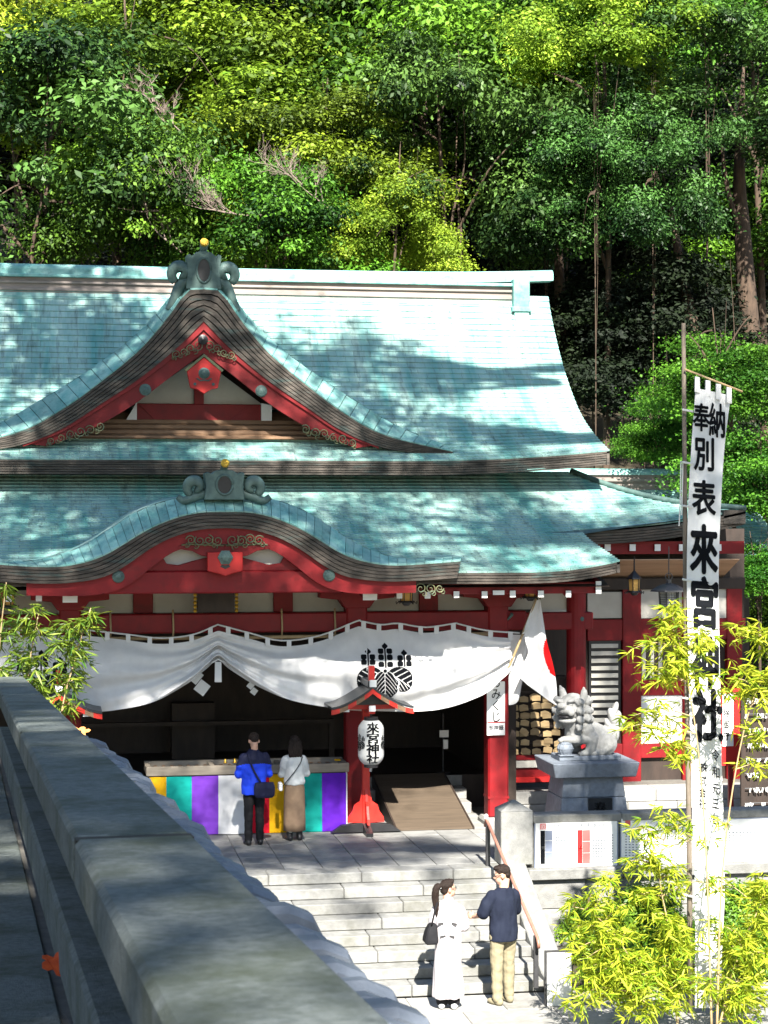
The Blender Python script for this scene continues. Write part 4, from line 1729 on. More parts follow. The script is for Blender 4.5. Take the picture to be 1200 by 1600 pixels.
# sign on the right-hand column
sg = thing('fortune_sign', 'narrow white sign with black brush characters on the red porch column', 'sign', (7.32, 31.15, 1.2))
lo, hi = pbox(761, 1065, 789, 1149, 31.16, .03)
mb = MB()
mb.box((lo[0], 31.16, lo[2]), (hi[0], 31.19, hi[2]))
mb.build('panel', WHITE, sg, bevel=.004)
xc = (lo[0] + hi[0]) / 2
for k, ch in enumerate('おみくじ'):
    p = at(775, 1066 + k * 18, 31.15)
    glyph(ch, flat(xc, 31.156, p.z, .20, .17), sg, .008)
zb0, zb1 = at(775, 1129.5, 31.155).z, at(775, 1128, 31.155).z
mb = MB()
mb.box((lo[0] + .004, 31.153, zb0), (hi[0] - .004, 31.158, zb1))
mb.build('red_rule', RED2, sg)
NAVY = mat('navy_print', (0.03, 0.06, 0.16), None, rough=.8)
for k, ch in enumerate('御神籤'):
    glyph(ch, flat(xc - .088 + k * .088, 31.156, at(775, 1137, 31.15).z, .085), sg, .015, NAVY)

# stand-up sign deep in the hall
ss = thing('small_stand_sign', 'slim metal stand with a small white card at the top of the ramp', 'stand sign', (0, 0, 0))
c = at(695, 1160, 33.3)
mb = MB()
mb.lathe([(.14, .565), (.14, .58), (.02, .60), (.015, .62), (.015, 1.62)], (c.x, 33.45, 0), 14)
mb.build('pole', STEEL, ss)
lo, hi = pbox(687, 1141, 701, 1152, 33.40, .02)
mb = MB()
mb.box(lo, hi)
mb.box(*pbox(693, 1156, 700, 1170, 33.40, .04))
mb.build('card', WHITE, ss)
ss.location = (c.x, 33.45, .56)
for ch_ in ss.children:
    ch_.location = -Vector(ss.location)
# ================================================================== terrace edge: post, notice boards, handrail
mb = MB()
lo, hi = pbox(783, 1268, 833, 1362, 27.5, .44)
gp = thing('stone_gatepost', 'square granite post with a pyramid top at the head of the stairs', 'stone post', ((lo[0] + hi[0]) / 2, 27.7, 0))
mb = MB()
mb.box((lo[0], 27.5, .0), (hi[0], 27.94, hi[2]))
mb.build('shaft', STONE, gp, bevel=.015)
cx_, cy_ = (lo[0] + hi[0]) / 2, 27.72
hw = (hi[0] - lo[0]) / 2
mb = MB()
mb.loft([[(cx_ - a, cy_ - b, z), (cx_ + a, cy_ - b, z), (cx_ + a, cy_ + b, z), (cx_ - a, cy_ + b, z)] for a, b, z in ((hw, .22, hi[2]), (.02, .02, hi[2] + .14))])
mb.build('pyramid_top', STONE, gp)

FY = 27.56
fen = thing('stone_fence', 'low granite fence behind the notice boards on the terrace edge', 'stone fence', (9.5, FY, 0))
x = hi[0] + .01
zt = at(900, 1272, FY).z
for L in (1.36, 1.26, 1.5, 1.5, 1.5):
    mb = MB()
    mb.box((x + .004, FY + .05, -.06), (x + L - .004, FY + .24, zt - .13))
    mb.build('fence_panel', STONE, fen, bevel=.012)
    mb = MB()
    mb.box((x + .003, FY - .02, zt - .125), (x + L - .003, FY + .30, zt))
    mb.build('fence_coping', STONE, fen, bevel=.015)
    x += L

GREYPRINT = mat('grey_print', (0.16, 0.18, 0.22), None, rough=.8)
PALEBLUE = mat('pale_print', (0.22, 0.25, 0.33), None, rough=.8)
PINK = mat('pink_print', (0.60, 0.13, 0.12), None, rough=.8)
REDPRINT = mat('red_print', (0.70, 0.02, 0.02), None, rough=.7)


def sheet(name, m, parent, x0, y0, x1, y1, Y, dy=.004):
    lo, hi = pbox(x0, y0, x1, y1, Y, dy)
    mb = MB()
    mb.box(lo, hi)
    return mb.build(name, m, parent)


def notice(x0, y0, x1, y1, label, detail):
    p = at((x0 + x1) / 2, y1, FY)
    t = thing('notice_board', label, 'notice board', p, 'notice boards on the stone fence')
    fr = sheet('frame', PALEBLUE, t, x0, y0, x1, y1, FY - .005, .03)
    sheet('panel', WHITE, t, x0 + 2, y0 + 2, x1 - 2, y1 - 2, FY - .012, .006)
    r = random.Random(x0)
    if detail:
        sheet('seal', PINK, t, 844, 1287, 853, 1296, FY - .017)
        glyph('厄', flat(at(848.5, 1291, FY).x, FY - .019, at(848, 1291.5, FY).z, .075), t, 0, WHITE)
        for k, ch in enumerate('令和五年厄年表'):
            px = (866, 873, 880, 887, 897, 908, 919)[k]
            glyph(ch, flat(at(px, 1290, FY).x, FY - .016, at(px, 1290, FY).z, .062 if k < 4 else .09), t, 0, GREYPRINT)
        glyph('(数え年)', lambda a, b: Vector((at(925, 1290, FY).x + a * .062, FY - .016, at(925, 1290, FY).z + (b - .4) * .07)), t, 0, GREYPRINT)
        sheet('black_column', INK, t, 844.5, 1298, 851.5, 1350, FY - .017)
        for a, b in ((1298, 1313), (1314, 1331), (1332, 1350)):
            sheet('grey_cell', PALEBLUE, t, 852, a, 863, b, FY - .017)
        sheet('red_column', REDPRINT, t, 902.5, 1297, 910, 1349, FY - .017)
        for a, b in ((1297, 1314), (1315, 1332), (1333, 1349)):
            sheet('pink_cell', PINK, t, 910.5, a, 922, b, FY - .017)
        for (px, py, ch) in ((848, 1325, '男'), (906.3, 1324, '女')):
            glyph(ch, flat(at(px, py, FY).x, FY - .021, at(px, py, FY).z, .06), t, .01, WHITE)
        cols = [868 + 4.2 * k for k in range(8)] + [926 + 4.2 * k for k in range(8)]
    else:
        sheet('seal', PINK, t, x0 + 8, y0 + 6, x0 + 16, y0 + 15, FY - .017)
        cols = [x0 + 8 + 5.5 * k for k in range(int((x1 - x0 - 14) / 5.5))]
    # rows of print too small to read
    mb = MB()
    for cxp in cols:
        y = y0 + 30 - (0 if detail else 8)
        while y < y1 - 8:
            l = r.uniform(2, 5)
            a, b = pbox(cxp, y, cxp + 2.6, y + 1.4, FY - .016, .003)
            mb.box(a, b)
            y += 4.2
    o = mb.build('small_print', GREYPRINT, t)
    o['kind'] = 'stuff'


notice(835, 1274, 966, 1356, 'white notice board with a black and a red column next to the gatepost', True)
notice(969, 1276, 1084, 1353, 'white notice board partly behind yellow bamboo leaves, second from the gatepost', False)
notice(1098, 1278, 1215, 1350, 'white notice board beyond the tall banner, cut by the frame', False)

hr = thing('handrail', 'brown pipe handrail on black posts along the right side of the stairs', 'handrail', (6.3, 26, -.5))
p0, p1 = at(763, 1282, 27.62), at(831, 1466, 24.62)
p0.x = p1.x = 6.30
mb = MB()
mb.tube([p0 + Vector((0, .12, -.10)), p0 + Vector((0, .05, 0)), p0, p1, p1 + Vector((0, -.06, -.06)), p1 + Vector((0, -.05, -.12))], .023, 10)
mb.build('pipe', PIPE, hr, smooth=True)
for q, zb in ((.02, -.02), (.48, -.62), (.97, -1.1)):
    p = p0.lerp(p1, q)
    mb = MB()
    mb.box((p.x - .03, p.y - .03, zb), (p.x + .03, p.y + .03, p.z - .02))
    mb.build('post', STEEL, hr, bevel=.004)
mb = MB()
mb.lathe([(.03, 0), (.032, .05), (.012, .07)], p0 + Vector((0, .05, .02)), 10)
mb.build('end_cap', PAPER, hr)

ws = thing('white_sign_board', 'blank white board in a black frame at the foot of the stairs', 'sign board', at(872, 1575, 24.3))
fr = sheet('panel', WHITE, ws, 855, 1489, 893, 1572, 24.3, .03)
mb = MB()
a, b = at(853, 1576, 24.3), at(853, 1486, 24.3)
c = at(894, 1486, 24.3)
mb.box((a.x - .012, 24.31, GZ), (a.x + .012, 24.34, b.z))
mb.box((a.x + .0125, 24.31, b.z - .024), (c.x, 24.34, b.z))
mb.box((c.x - .012, 24.31, GZ), (c.x + .012, 24.34, b.z - .0245))
mb.build('frame', STEEL, ws)

# terrace paving beside the guardian statue
for j in range(6):
    for i in range(9):
        link('paving_slab', slab, ter, m=Matrix.Translation((7.95 + i * .565, TY + .75 + j * .515, rng.uniform(-.003, .003))))

# ================================================================== stone guardian on its pedestal
PY_ = 29.4
ped = thing('stone_pedestal', 'tapering granite pedestal coloured shade blue under the guardian lion', 'pedestal', (at(930, 1300, PY_).x, PY_ + .5, 0))
xc = at(930, 1250, PY_).x


def taper(name, z0, z1, a0, a1, parent, m=STONE_BLUE, bevel=.012):
    mb = MB()
    mb.loft([[(xc - a, PY_ + .52 - b, z), (xc + a, PY_ + .52 - b, z), (xc + a, PY_ + .52 + b, z), (xc - a, PY_ + .52 + b, z)] for a, b, z in ((a0, a0 * .86, z0), (a1, a1 * .86, z1))])
    return mb.build(name, m, parent, bevel=bevel)


z_top = at(930, 1192, PY_ - .05).z
taper('plinth_course', 0, .665, .60, .525, ped)
taper('plinth_course', .67, z_top - .24, .523, .48, ped)
taper('cap_slab', z_top - .235, z_top, .66, .71, ped)
pf = PY_ + .52 - .545 * .86
mb = MB()
mb.box((xc - .10, pf - .03, .40), (xc + .29, pf + .06, .662))
pl = mb.build('black_plaque', BLACK, ped, bevel=.004)
glyph('奉', flat(xc + .09, pf - .035, .505, .22), pl, .01, STONE_PALE)

LION_STONE = mat('carved_granite', (0.29, 0.29, 0.285), (0.22, 0.22, 0.215), 14, 0.85, 0.35, 60, stain=((0.2, 0.2, 0.19), 5, 0.5, 0.8))


def ellipsoid(mb, c, r, rot=None, nu=14, nv=9):
    c, r = Vector(c), Vector(r)
    rings = []
    for j in range(nv + 1):
        ph = -math.pi / 2 + math.pi * (j + .001 if j == 0 else j - .001 if j == nv else j) / nv
        ring = []
        for i in range(nu):
            a = 2 * math.pi * i / nu
            p = Vector((r.x * math.cos(ph) * math.cos(a), r.y * math.cos(ph) * math.sin(a), r.z * math.sin(ph)))
            ring.append(c + (rot @ p if rot else p))
        rings.append(ring)
    mb.loft(rings)


def limb(mb, pts, rad, n=10):
    mb.tube(pts, rad, n)
    for p, r in zip(pts, rad):
        ellipsoid(mb, p, (r, r, r), nu=10, nv=6)


def fuse(mb, voxel, name, m, smooth_it=2, wrinkle=None):
    """Weld closed shapes into one continuous surface."""
    me = mb.mesh('tmp', m)
    o = bpy.data.objects.new('tmp', me)
    md = o.modifiers.new('r', 'REMESH')
    md.mode = 'VOXEL'
    md.voxel_size = voxel
    if smooth_it:
        sm = o.modifiers.new('s', 'SMOOTH')
        sm.factor = .5
        sm.iterations = smooth_it
    out = evaluated(o)
    bpy.data.meshes.remove(me)
    out.name = name
    if wrinkle:
        amp, sc, stretch = wrinkle
        pos = [v.co.copy() for v in out.vertices]
        nor = [v.normal.copy() for v in out.vertices]
        new = []
        for c, n_ in zip(pos, nor):
            q = Vector((c.x * sc * stretch[0], c.y * sc * stretch[1], c.z * sc * stretch[2]))
            new += list(c + n_ * amp * (mnoise.noise(q) + .5 * mnoise.noise(q * 2.1)))
        out.vertices.foreach_set('co', new)
        out.update()
    out.materials.clear()
    out.materials.append(m)
    smooth_by(out)
    return out


lion = thing('guardian_lion', 'grey carved stone guardian lion with one paw on a ball', 'lion statue', (xc - .02, PY_ + .5, z_top))
LO = Vector((xc - .02, PY_ + .5, z_top))
S = 1.0
mb = MB()
mb.box((-.50, -.27, 0), (.52, .27, .075))
mb_pl = mb
plm = mb.mesh('base_slab', STONE_BLUE, bevel=.01)
link('base_slab', plm, lion, loc=LO)
mb = MB()
# trunk, chest, haunches
ellipsoid(mb, (-.12, 0, .46), (.22, .20, .27), Matrix.Rotation(R(20), 3, 'Y'))
limb(mb, [(-.12, 0, .48), (.12, .0, .42), (.32, .0, .33)], [.19, .18, .17])
for s in (-1, 1):
    ellipsoid(mb, (.30, s * .15, .25), (.19, .10, .19))
    limb(mb, [(.34, s * .17, .22), (.22, s * .18, .12), (.12, s * .18, .11)], [.10, .07, .065])
    ellipsoid(mb, (.10, s * .18, .11), (.11, .07, .05))
    for k in (-1, 0, 1):
        ellipsoid(mb, (.0, s * .18 + k * .035, .10), (.03, .02, .035))
# standing foreleg (far side), lifted foreleg on the ball (near side)
limb(mb, [(-.06, .14, .46), (-.12, .16, .28), (-.10, .16, .14)], [.12, .085, .075])
ellipsoid(mb, (-.16, .16, .115), (.11, .075, .05))
limb(mb, [(-.02, -.16, .47), (.02, -.20, .32), (-.20, -.20, .335), (-.34, -.18, .33)], [.125, .095, .075, .07])
ellipsoid(mb, (-.38, -.18, .335), (.10, .075, .055))
limb(mb, [(.06, -.20, .36), (.04, -.20, .2), (.0, -.19, .13)], [.10, .085, .07])
ellipsoid(mb, (-.05, -.19, .11), (.10, .07, .05))
for k in (-1, 0, 1):
    ellipsoid(mb, (-.14, -.19 + k * .035, .10), (.03, .02, .035))
    ellipsoid(mb, (-.465, -.18 + k * .04, .32), (.032, .02, .035))
# head turned a little to the court
HR = Matrix.Rotation(R(38), 3, 'Z')
hc = Vector((-.22, -.05, .83))


def hp(p):
    return hc + HR @ Vector(p)


ellipsoid(mb, hc, (.25, .23, .235), HR)
ellipsoid(mb, hp((-.17, 0, -.02)), (.15, .17, .10), HR)       # upper muzzle
ellipsoid(mb, hp((-.15, 0, -.20)), (.14, .15, .055), HR)      # jaw
ellipsoid(mb, hp((-.30, 0, .045)), (.065, .085, .055), HR)    # nose
for s in (-1, 1):
    ellipsoid(mb, hp((-.305, s * .05, .03)), (.03, .03, .03))
    ellipsoid(mb, hp((-.20, s * .115, .12)), (.075, .07, .035), HR @ Matrix.Rotation(R(s * 18), 3, 'X'))   # brow
    ellipsoid(mb, hp((-.205, s * .105, .065)), (.035, .035, .03))                                            # eyeball
    ellipsoid(mb, hp((-.22, s * .13, -.06)), (.06, .05, .06))                                               # cheek
    limb(mb, [hp((.02, s * .20, .16)), hp((.0, s * .22, .26)), hp((-.03, s * .235, .33))], [.07, .055, .02])  # ear
limb(mb, [hp((-.02, 0, -.15)), (-.16, -.02, .52)], [.17, .19])
# mane of curls
r = random.Random(5)
for ring_, (rad, dz, n_) in enumerate(((.245, .10, 6), (.26, -.03, 8), (.255, -.16, 8), (.225, -.28, 7))):
    for k in range(n_):
        a = R(-118 + 236 * k / (n_ - 1))
        c = hp((rad * math.cos(a) * .95 + .0, rad * math.sin(a), dz + r.uniform(-.015, .015)))
        d = (c - hc).normalized()
        q = .070 + r.uniform(-.006, .008)
        ellipsoid(mb, c, (q, q, q * .95))
        side = d.orthogonal().normalized()
        up = d.cross(side)
        pts = [c + d * (q * (.86 + .2 * (1 - t))) * 1 + (side * math.cos(9 * t) + up * math.sin(9 * t)) * q * .75 * t for t in [i / 10 for i in range(11)]]
        mb.tube(pts, [.016] * 11, 5)
# flame tail
for k, (x, z, rx, rz, an) in enumerate(((.47, .42, .09, .17, -8), (.52, .60, .095, .17, 12), (.44, .66, .07, .16, -14), (.50, .78, .05, .13, 18), (.58, .52, .06, .12, 35), (.40, .52, .06, .13, -30))):
    ellipsoid(mb, (x, (k % 2) * .05 - .02, z), (rx, .085, rz), Matrix.Rotation(R(an), 3, 'Y'))
me = fuse(mb, .0125, 'body', LION_STONE, 1)
link('body', me, lion, loc=LO)
mb = MB()
ellipsoid(mb, (-.38, -.18, .19), (.125, .125, .125), nu=20, nv=14)
o = link('ball', mb.mesh('ball', STONE_BLUE, smooth=True), lion, loc=LO)
mb = MB()
mb.box((-.50, -.30, .0752), (-.26, -.06, .10))
link('ball_foot', mb.mesh('ball_foot', STONE_BLUE, bevel=.01), lion, loc=LO)
mb = MB()
for k in range(7):
    a = R(90 + 25 * k)
    ring = [Vector((-.38 + .127 * math.cos(a) * math.cos(b), -.18 + .127 * math.sin(a) * math.cos(b), .19 + .127 * math.sin(b))) for b in [R(-80 + 160 * i / 14) for i in range(15)]]
    mb.tube(ring, .008, 5)
for b in (-40, 0, 40):
    ring = [Vector((-.38 + .127 * math.cos(a) * math.cos(R(b)), -.18 + .127 * math.sin(a) * math.cos(R(b)), .19 + .127 * math.sin(R(b)))) for a in [2 * math.pi * i / 24 for i in range(25)]]
    mb.tube(ring, .008, 5)
link('ball_cord', mb.mesh('ball_cord', STONE_BLUE, smooth=True), lion, loc=LO)
mb = MB()
ellipsoid(mb, hp((-.20, 0, -.13)), (.11, .12, .028), HR)
link('mouth_shade', mb.mesh('mouth_shade', BLACK, smooth=True), lion, loc=LO)  # black fill paints the shade between muzzle and jaw

# ================================================================== votive plaques on their rack
EY = 32.0
rack = thing('plaque_rack', 'red and dark rack beside the porch column that carries the votive plaques', 'rack', at(838, 1225, EY))
a, b = at(796, 1225, EY), at(884, 1075, EY)
for x in (a.x, b.x - .07):
    mb = MB()
    mb.box((x, EY, .42), (x + .07, EY + .08, b.z + .1))
    mb.build('rack_post', DARKWOOD, rack)
for k in range(8):
    z = at(838, 1083 + k * 13.5, EY).z
    mb = MB()
    mb.box((a.x + .071, EY + .02, z), (b.x - .071, EY + .05, z + .03))
    mb.build('rack_bar', DARKWOOD, rack)
sheet('back_panel', DARKWOOD, rack, 797, 1070, 884, 1186, EY + .1, .02)
sheet('rack_roof', DARKWOOD, rack, 792, 1058, 890, 1072, EY - .12, .4)
sheet('red_rail', RED, rack, 797, 1180, 884, 1187, EY - .06, .12)
sheet('grey_shelf', PLASTER, rack, 797, 1188, 884, 1199, EY - .05, .1)
sheet('dark_skirt', RED, rack, 797, 1199.6, 884, 1213, EY + .0, .1)
sheet('foot_rail', RED2, rack, 797, 1214, 884, 1222, EY - .06, .12)
EMA = mat('plaque_wood', (0.46, 0.34, 0.18), (0.34, 0.23, 0.11), 9, 0.75, 0.1, 30, rnd=.3, stretch=(.5, 1, 4))
emm = MB()
emm.prism([(-.075, -.052), (.075, -.052), (.075, .034), (.0, .056), (-.075, .034)], -.006, .006)
emm = emm.mesh('votive_plaque', EMA)
r = random.Random(11)
ei = 0
ordn = ('first', 'second', 'third', 'fourth', 'fifth', 'sixth', 'seventh', 'eighth')
rows = ('top', 'second', 'third', 'fourth', 'fifth', 'sixth', 'lowest')
for k in range(7):
    px, ci = 803, 0
    while px < 882:
        for lay in range(2 if r.random() < .55 else 1):
            p = at(px + r.uniform(-2, 2), 1090 + k * 13.8 + r.uniform(-2.5, 2.5), EY - .02)
            m = Matrix.Translation((p.x, EY - .016 - .018 * lay - r.random() * .004, p.z)) @ Matrix.Rotation(r.uniform(-.16, .16) + (.5 if r.random() < .1 else 0), 4, 'Y') @ Matrix.Rotation(r.uniform(-.12, .02), 4, 'X')
            o = link('votive_plaque', emm, None, m=m)
            tag(o, '%swooden votive plaque, %s from the porch column in the %s row' % (('', 'front ')[lay], ordn[ci], rows[k]), 'plaque', 'votive plaques on the rack')
        px += r.uniform(15.5, 18)
        ci += 1

# ================================================================== national flag on a bamboo pole
fl = thing('flag', 'white flag with a red disc hanging limp from a bamboo pole', 'flag', at(838, 935, 30.7))
FLY = 30.72
LE = spline([(x, y, 0) for x, y in ((836, 937), (827, 962), (820, 984), (822, 1002), (826, 1020), (818, 1038), (809, 1056))], 40)
RE = spline([(x, y, 0) for x, y in ((844, 938), (849, 968), (854, 1000), (861, 1026), (867, 1052), (870, 1078), (870, 1103))], 40)


def flag(u, v, lift=0):
    i = min(int(v * 40), 39)
    t = v * 40 - i
    a, b = LE[i].lerp(LE[i + 1], t), RE[i].lerp(RE[i + 1], t)
    p = a.lerp(b, u)
    q = at(p.x, p.y + 8 * math.sin(math.pi * u) * v * .3, FLY)
    return Vector((q.x, FLY + (.05 * math.sin(5.5 * u + 1.2 * v) + .03 * math.sin(13 * u + 4 * v)) * (.35 + .65 * v) - lift, q.z))


grid_cloth(flag, 36, 46).build('cloth', CLOTH, fl, smooth=True, fix=False)
V = []
n = 150
for j in range(n):
    for i in range(n):
        u, v = (i + .5) / n, (j + .5) / n
        k = min(int(v * 40), 39)
        p = LE[k].lerp(RE[k], u)
        dx, dy = p.x - 863, p.y - 1026
        if (dx / 15.5) ** 2 + ((dy - dx * .9) / 26) ** 2 < 1:
            for e, f in ((0, 1), (1, 1), (1, 0), (0, 0)):
                V.append(tuple(flag((i + e) / n, (j + f) / n, .005) - ORG[fl]))
link('red_disc', quads_mesh('red_disc', np.array(V), cloth_mat('flag_red', (.72, .01, .012), .2)), fl)
mb = MB()
pp = [at(792, 1050, 30.9), at(812, 1003, 30.82), at(838, 935, 30.74)]
mb.tube(even(pp, 10), [.02 if k % 3 else .023 for k in range(11)], 8)
mb.build('bamboo_pole', BAMBOO, fl, smooth=True)
mb = MB()
ellipsoid(mb, at(841, 928, 30.74), (.07, .07, .07), nu=18, nv=12)
mb.build('gilt_ball', GOLD, fl, smooth=True)
mb = MB()
mb.tube([at(817, 990, 30.78), at(822, 985, 30.7), at(825, 980, 30.7)], .012, 6)
mb.build('tie_cord', PAPER, fl)

# ================================================================== tall banner
BY = 23.6
ban = thing('tall_banner', 'tall narrow white banner with large black brush characters on a pole', 'banner', at(1090, 1600, BY))
BL = spline([(x, y, 0) for x, y in ((1087, 606), (1080, 700), (1075, 800), (1073, 900), (1075, 1000), (1077, 1100), (1080, 1200), (1083, 1300), (1086, 1400), (1086, 1500), (1086, 1575))], 80)
BR = spline([(x, y, 0) for x, y in ((1142, 618), (1132, 700), (1126, 800), (1123, 900), (1124, 1000), (1126, 1100), (1128, 1200), (1131, 1300), (1132, 1400), (1128, 1490), (1127, 1575))], 80)


def ban_y(px, py):
    return BY + .05 * math.sin(py * .011) + .03 * math.sin(px * .09 + py * .02) + .012 * math.sin(px * .21 - py * .031)


def banner(u, v):
    i = min(int(v * 80), 79)
    t = v * 80 - i
    p = BL[i].lerp(BL[i + 1], t).lerp(BR[i].lerp(BR[i + 1], t), u)
    y = ban_y(p.x, p.y)
    return at(p.x, p.y, y)


grid_cloth(banner, 14, 150).build('cloth', CLOTH, ban, smooth=True, fix=False)
for k in range(4):
    x = 1090 + k * 16.5
    y = 592 + k * 5.6
    q = [at(x - 3.5, y - 4, BY - .02), at(x + 3.5, y - 2.5, BY - .02), at(x + 4, y + 22, BY - .01), at(x - 4, y + 20, BY - .01)]
    mb = MB()
    mb.loft([q, [p + Vector((0, .03, 0)) for p in q]])
    mb.build('loop', CLOTH, ban)
mb = MB()
mb.tube([at(1068, 505, BY + .1), at(1071, 900, BY + .08), at(1077, 1330, BY + .06), at(1079, 1640, BY + .05)], [.026, .032, .035, .036], 10)
mb.build('pole', POLE, ban, smooth=True)
mb = MB()
mb.tube([at(1070, 577, BY + .03), at(1160, 612, BY + .0)], .014, 8)
mb.build('cross_rod', BAMBOO, ban, smooth=True)
for y in (640, 722, 790, 905, 1090, 1398):
    mb = MB()
    mb.tube([at(1066, y, BY + .02), at(1072, y + 1, BY - .0), at(1083, y + 3, BY - .01)], .014, 6)
    mb.build('tie', PAPER, ban)
mb = MB()
mb.tube([at(1064, 720, BY + .05), at(1063, 780, BY + .04), at(1061, 822, BY + .05)], .009, 5)
mb.tube([at(1067, 724, BY + .05), at(1066, 770, BY + .04), at(1065, 805, BY + .05)], .009, 5)
mb.build('loose_cord', PAPER, ban)
BTXT = [('奉', 1096, 652, 27, 46, .012), ('納', 1121, 657, 27, 56, .012), ('別', 1101, 709, 34, 56, .012), ('表', 1100, 778, 38, 58, .014), ('來', 1100, 858, 44, 80, .02),
        ('宮', 1101, 942, 46, 84, .022), ('神', 1102, 1035, 46, 84, .022), ('社', 1106, 1118, 48, 86, .024),
        ('令', 1118, 1180, 13, 19, 0), ('和', 1119, 1207, 13, 19, 0), ('元', 1119, 1232, 13, 19, 0), ('三', 1118, 1255, 13, 19, 0), ('七', 1117, 1279, 13, 19, 0),
        ('株', 1100, 1199, 12, 17, 0), ('式', 1099, 1219, 12, 17, 0), ('会', 1098, 1238, 12, 17, 0), ('社', 1098, 1256, 12, 17, 0)]
for ch, px, py, wd, hg, bold in BTXT:
    def fn(a, b, px=px, py=py, wd=wd, hg=hg):
        X, Y_ = px + (a - .5) * wd, py - (b - .38) * hg + (a - .5) * 3
        return at(X, Y_, ban_y(X, Y_) - .012)
    glyph(ch, fn, ban, bold * 1.75 + .008)

# ================================================================== sign and paper rack beyond the banner
sr = thing('wing_sign', 'white sign with black writing in a red frame beyond the tall banner', 'sign', at(1140, 1190, 31.0))
sheet('frame', RED2, sr, 1127, 1076, 1158, 1196, 31.02, .05)
sheet('panel', WHITE, sr, 1129, 1084, 1146, 1166, 31.0, .015)
for k, ch in enumerate('厄除御守'):
    glyph(ch, flat(at(1135, 1096 + k * 18, 31).x, 30.994, at(1135, 1096 + k * 18, 31).z, .15, .12), sr, .02)
mb = MB()
a = at(1143, 1196, 31.02)
mb.box((a.x - .04, 31.03, 0), (a.x + .04, 31.1, a.z))
mb.build('post', RED, sr)
fr = thing('fortune_paper_rack', 'dark rack hung with knotted white fortune papers at the far right', 'rack', at(1185, 1245, 30.2))
a, b = at(1160, 1245, 30.2), at(1215, 1092, 30.2)
for k in range(9):
    z = .15 + (b.z - .15) * k / 8
    mb = MB()
    mb.tube([(a.x, 30.2, z), (b.x + .4, 30.2, z)], .01, 5)
    mb.build('wire', STEEL, fr)
for x in (a.x, b.x + .4):
    mb = MB()
    mb.box((x - .03, 30.17, 0), (x + .03, 30.23, b.z + .06))
    mb.build('rack_post', DARKWOOD, fr)
mb = MB()
mb.box((a.x + .03, 30.26, .1), (b.x + .37, 30.28, b.z))
mb.build('dark_back', DARKWOOD, fr)
mb = MB()
r = random.Random(3)
for k in range(130):
    x, z = r.uniform(a.x + .05, b.x + .3), .15 + (b.z - .15) * r.randint(1, 8) / 8
    mb.obox(Matrix.Translation((x, 30.185, z - .03)) @ Matrix.Rotation(r.uniform(-.6, .6), 4, 'Y'), (.022, .012, r.uniform(.05, .1)))
o = mb.build('knotted_papers', PAPER, fr)
o['kind'] = 'stuff'
# ================================================================== people
SKIN = mat('skin', (0.55, 0.32, 0.23), (0.48, 0.27, 0.19), 20, 0.5, 0.03, 80)
HAIR = mat('black_hair', (0.012, 0.009, 0.008), (0.03, 0.02, 0.016), 60, 0.45, 0.5, 120, stretch=(3, 3, .3), spec=0.12)
NAVY_T = mat('navy_cotton', (0.014, 0.018, 0.033), (0.010, 0.013, 0.026), 8, 0.85, 0.1, 80, spec=0.12)
KHAKI = mat('khaki_cotton', (0.25, 0.22, 0.145), (0.20, 0.175, 0.115), 8, 0.85, 0.1, 80, spec=0.12)
WHITE_COAT = mat('white_coat', (0.50, 0.465, 0.48), (0.43, 0.40, 0.415), 5, 0.85, 0.1, 60, spec=0.12)
BLUE_J = mat('blue_jacket', (0.015, 0.055, 0.62), (0.012, 0.04, 0.5), 6, 0.55, 0.1, 60, spec=0.12)
YOKE = mat('navy_yoke', (0.010, 0.012, 0.035), (0.014, 0.016, 0.04), 6, 0.6, 0.1, 60, spec=0.12)
BLACKCLOTH = mat('black_cloth', (0.010, 0.010, 0.012), (0.016, 0.016, 0.018), 8, 0.75, 0.1, 80, spec=0.12)
BLOUSE = mat('white_blouse', (0.60, 0.61, 0.61), (0.52, 0.54, 0.54), 8, 0.85, 0.1, 80, spec=0.12)
SKIRT = mat('brown_skirt', (0.26, 0.18, 0.12), (0.21, 0.14, 0.095), 8, 0.9, 0.1, 80, spec=0.12)
SOCK = mat('white_sock', (0.7, 0.7, 0.7), None, rough=.9)


def torso(mb, rings, n=20, lean=0.0):
    out = []
    for z, rx, ry, cy in rings:
        out.append([Vector((rx * math.cos(a), cy + ry * math.sin(a) + lean * (z - .9), z)) for a in [2 * math.pi * k / n for k in range(n)]])
    mb.loft(out)


TORSO = [(.84, .155, .11, 0), (.92, .165, .118, 0), (1.0, .15, .108, 0), (1.08, .138, .102, 0), (1.2, .152, .108, 0), (1.32, .168, .105, 0), (1.39, .15, .085, 0), (1.44, .085, .06, 0)]


def hand(mb, wrist, d, palm, curl=.5, side=1):
    """Palm and five bent fingers of different lengths."""
    w_ = Vector(wrist)
    d = Vector(d).normalized()
    palm = Vector(palm)
    palm = (palm - d * palm.dot(d)).normalized()
    lat = d.cross(palm) * side
    mb2 = MB()
    rot = Matrix((lat, palm, d)).transposed()
    ellipsoid(mb, w_ + d * .05, (.042, .018, .055), rot)
    for k, L in enumerate((.068, .078, .072, .056)):
        b = w_ + d * .088 + lat * (-.03 + .02 * k)
        p1 = b + (d * math.cos(curl * .6) + palm * math.sin(curl * .6)) * L * .5
        p2 = p1 + (d * math.cos(curl * 1.6) + palm * math.sin(curl * 1.6)) * L * .35
        p3 = p2 + (d * math.cos(curl * 2.3) + palm * math.sin(curl * 2.3)) * L * .25
        mb.tube([b - d * .02, b, p1, p2, p3], [.0095, .0095, .009, .008, .006], 7)
    b = w_ + d * .035 - lat * .035
    mb.tube([b + lat * .02, b, b - lat * .022 + d * .025 + palm * .01, b - lat * .02 + d * .05 + palm * .022], [.012, .012, .0105, .008], 7)


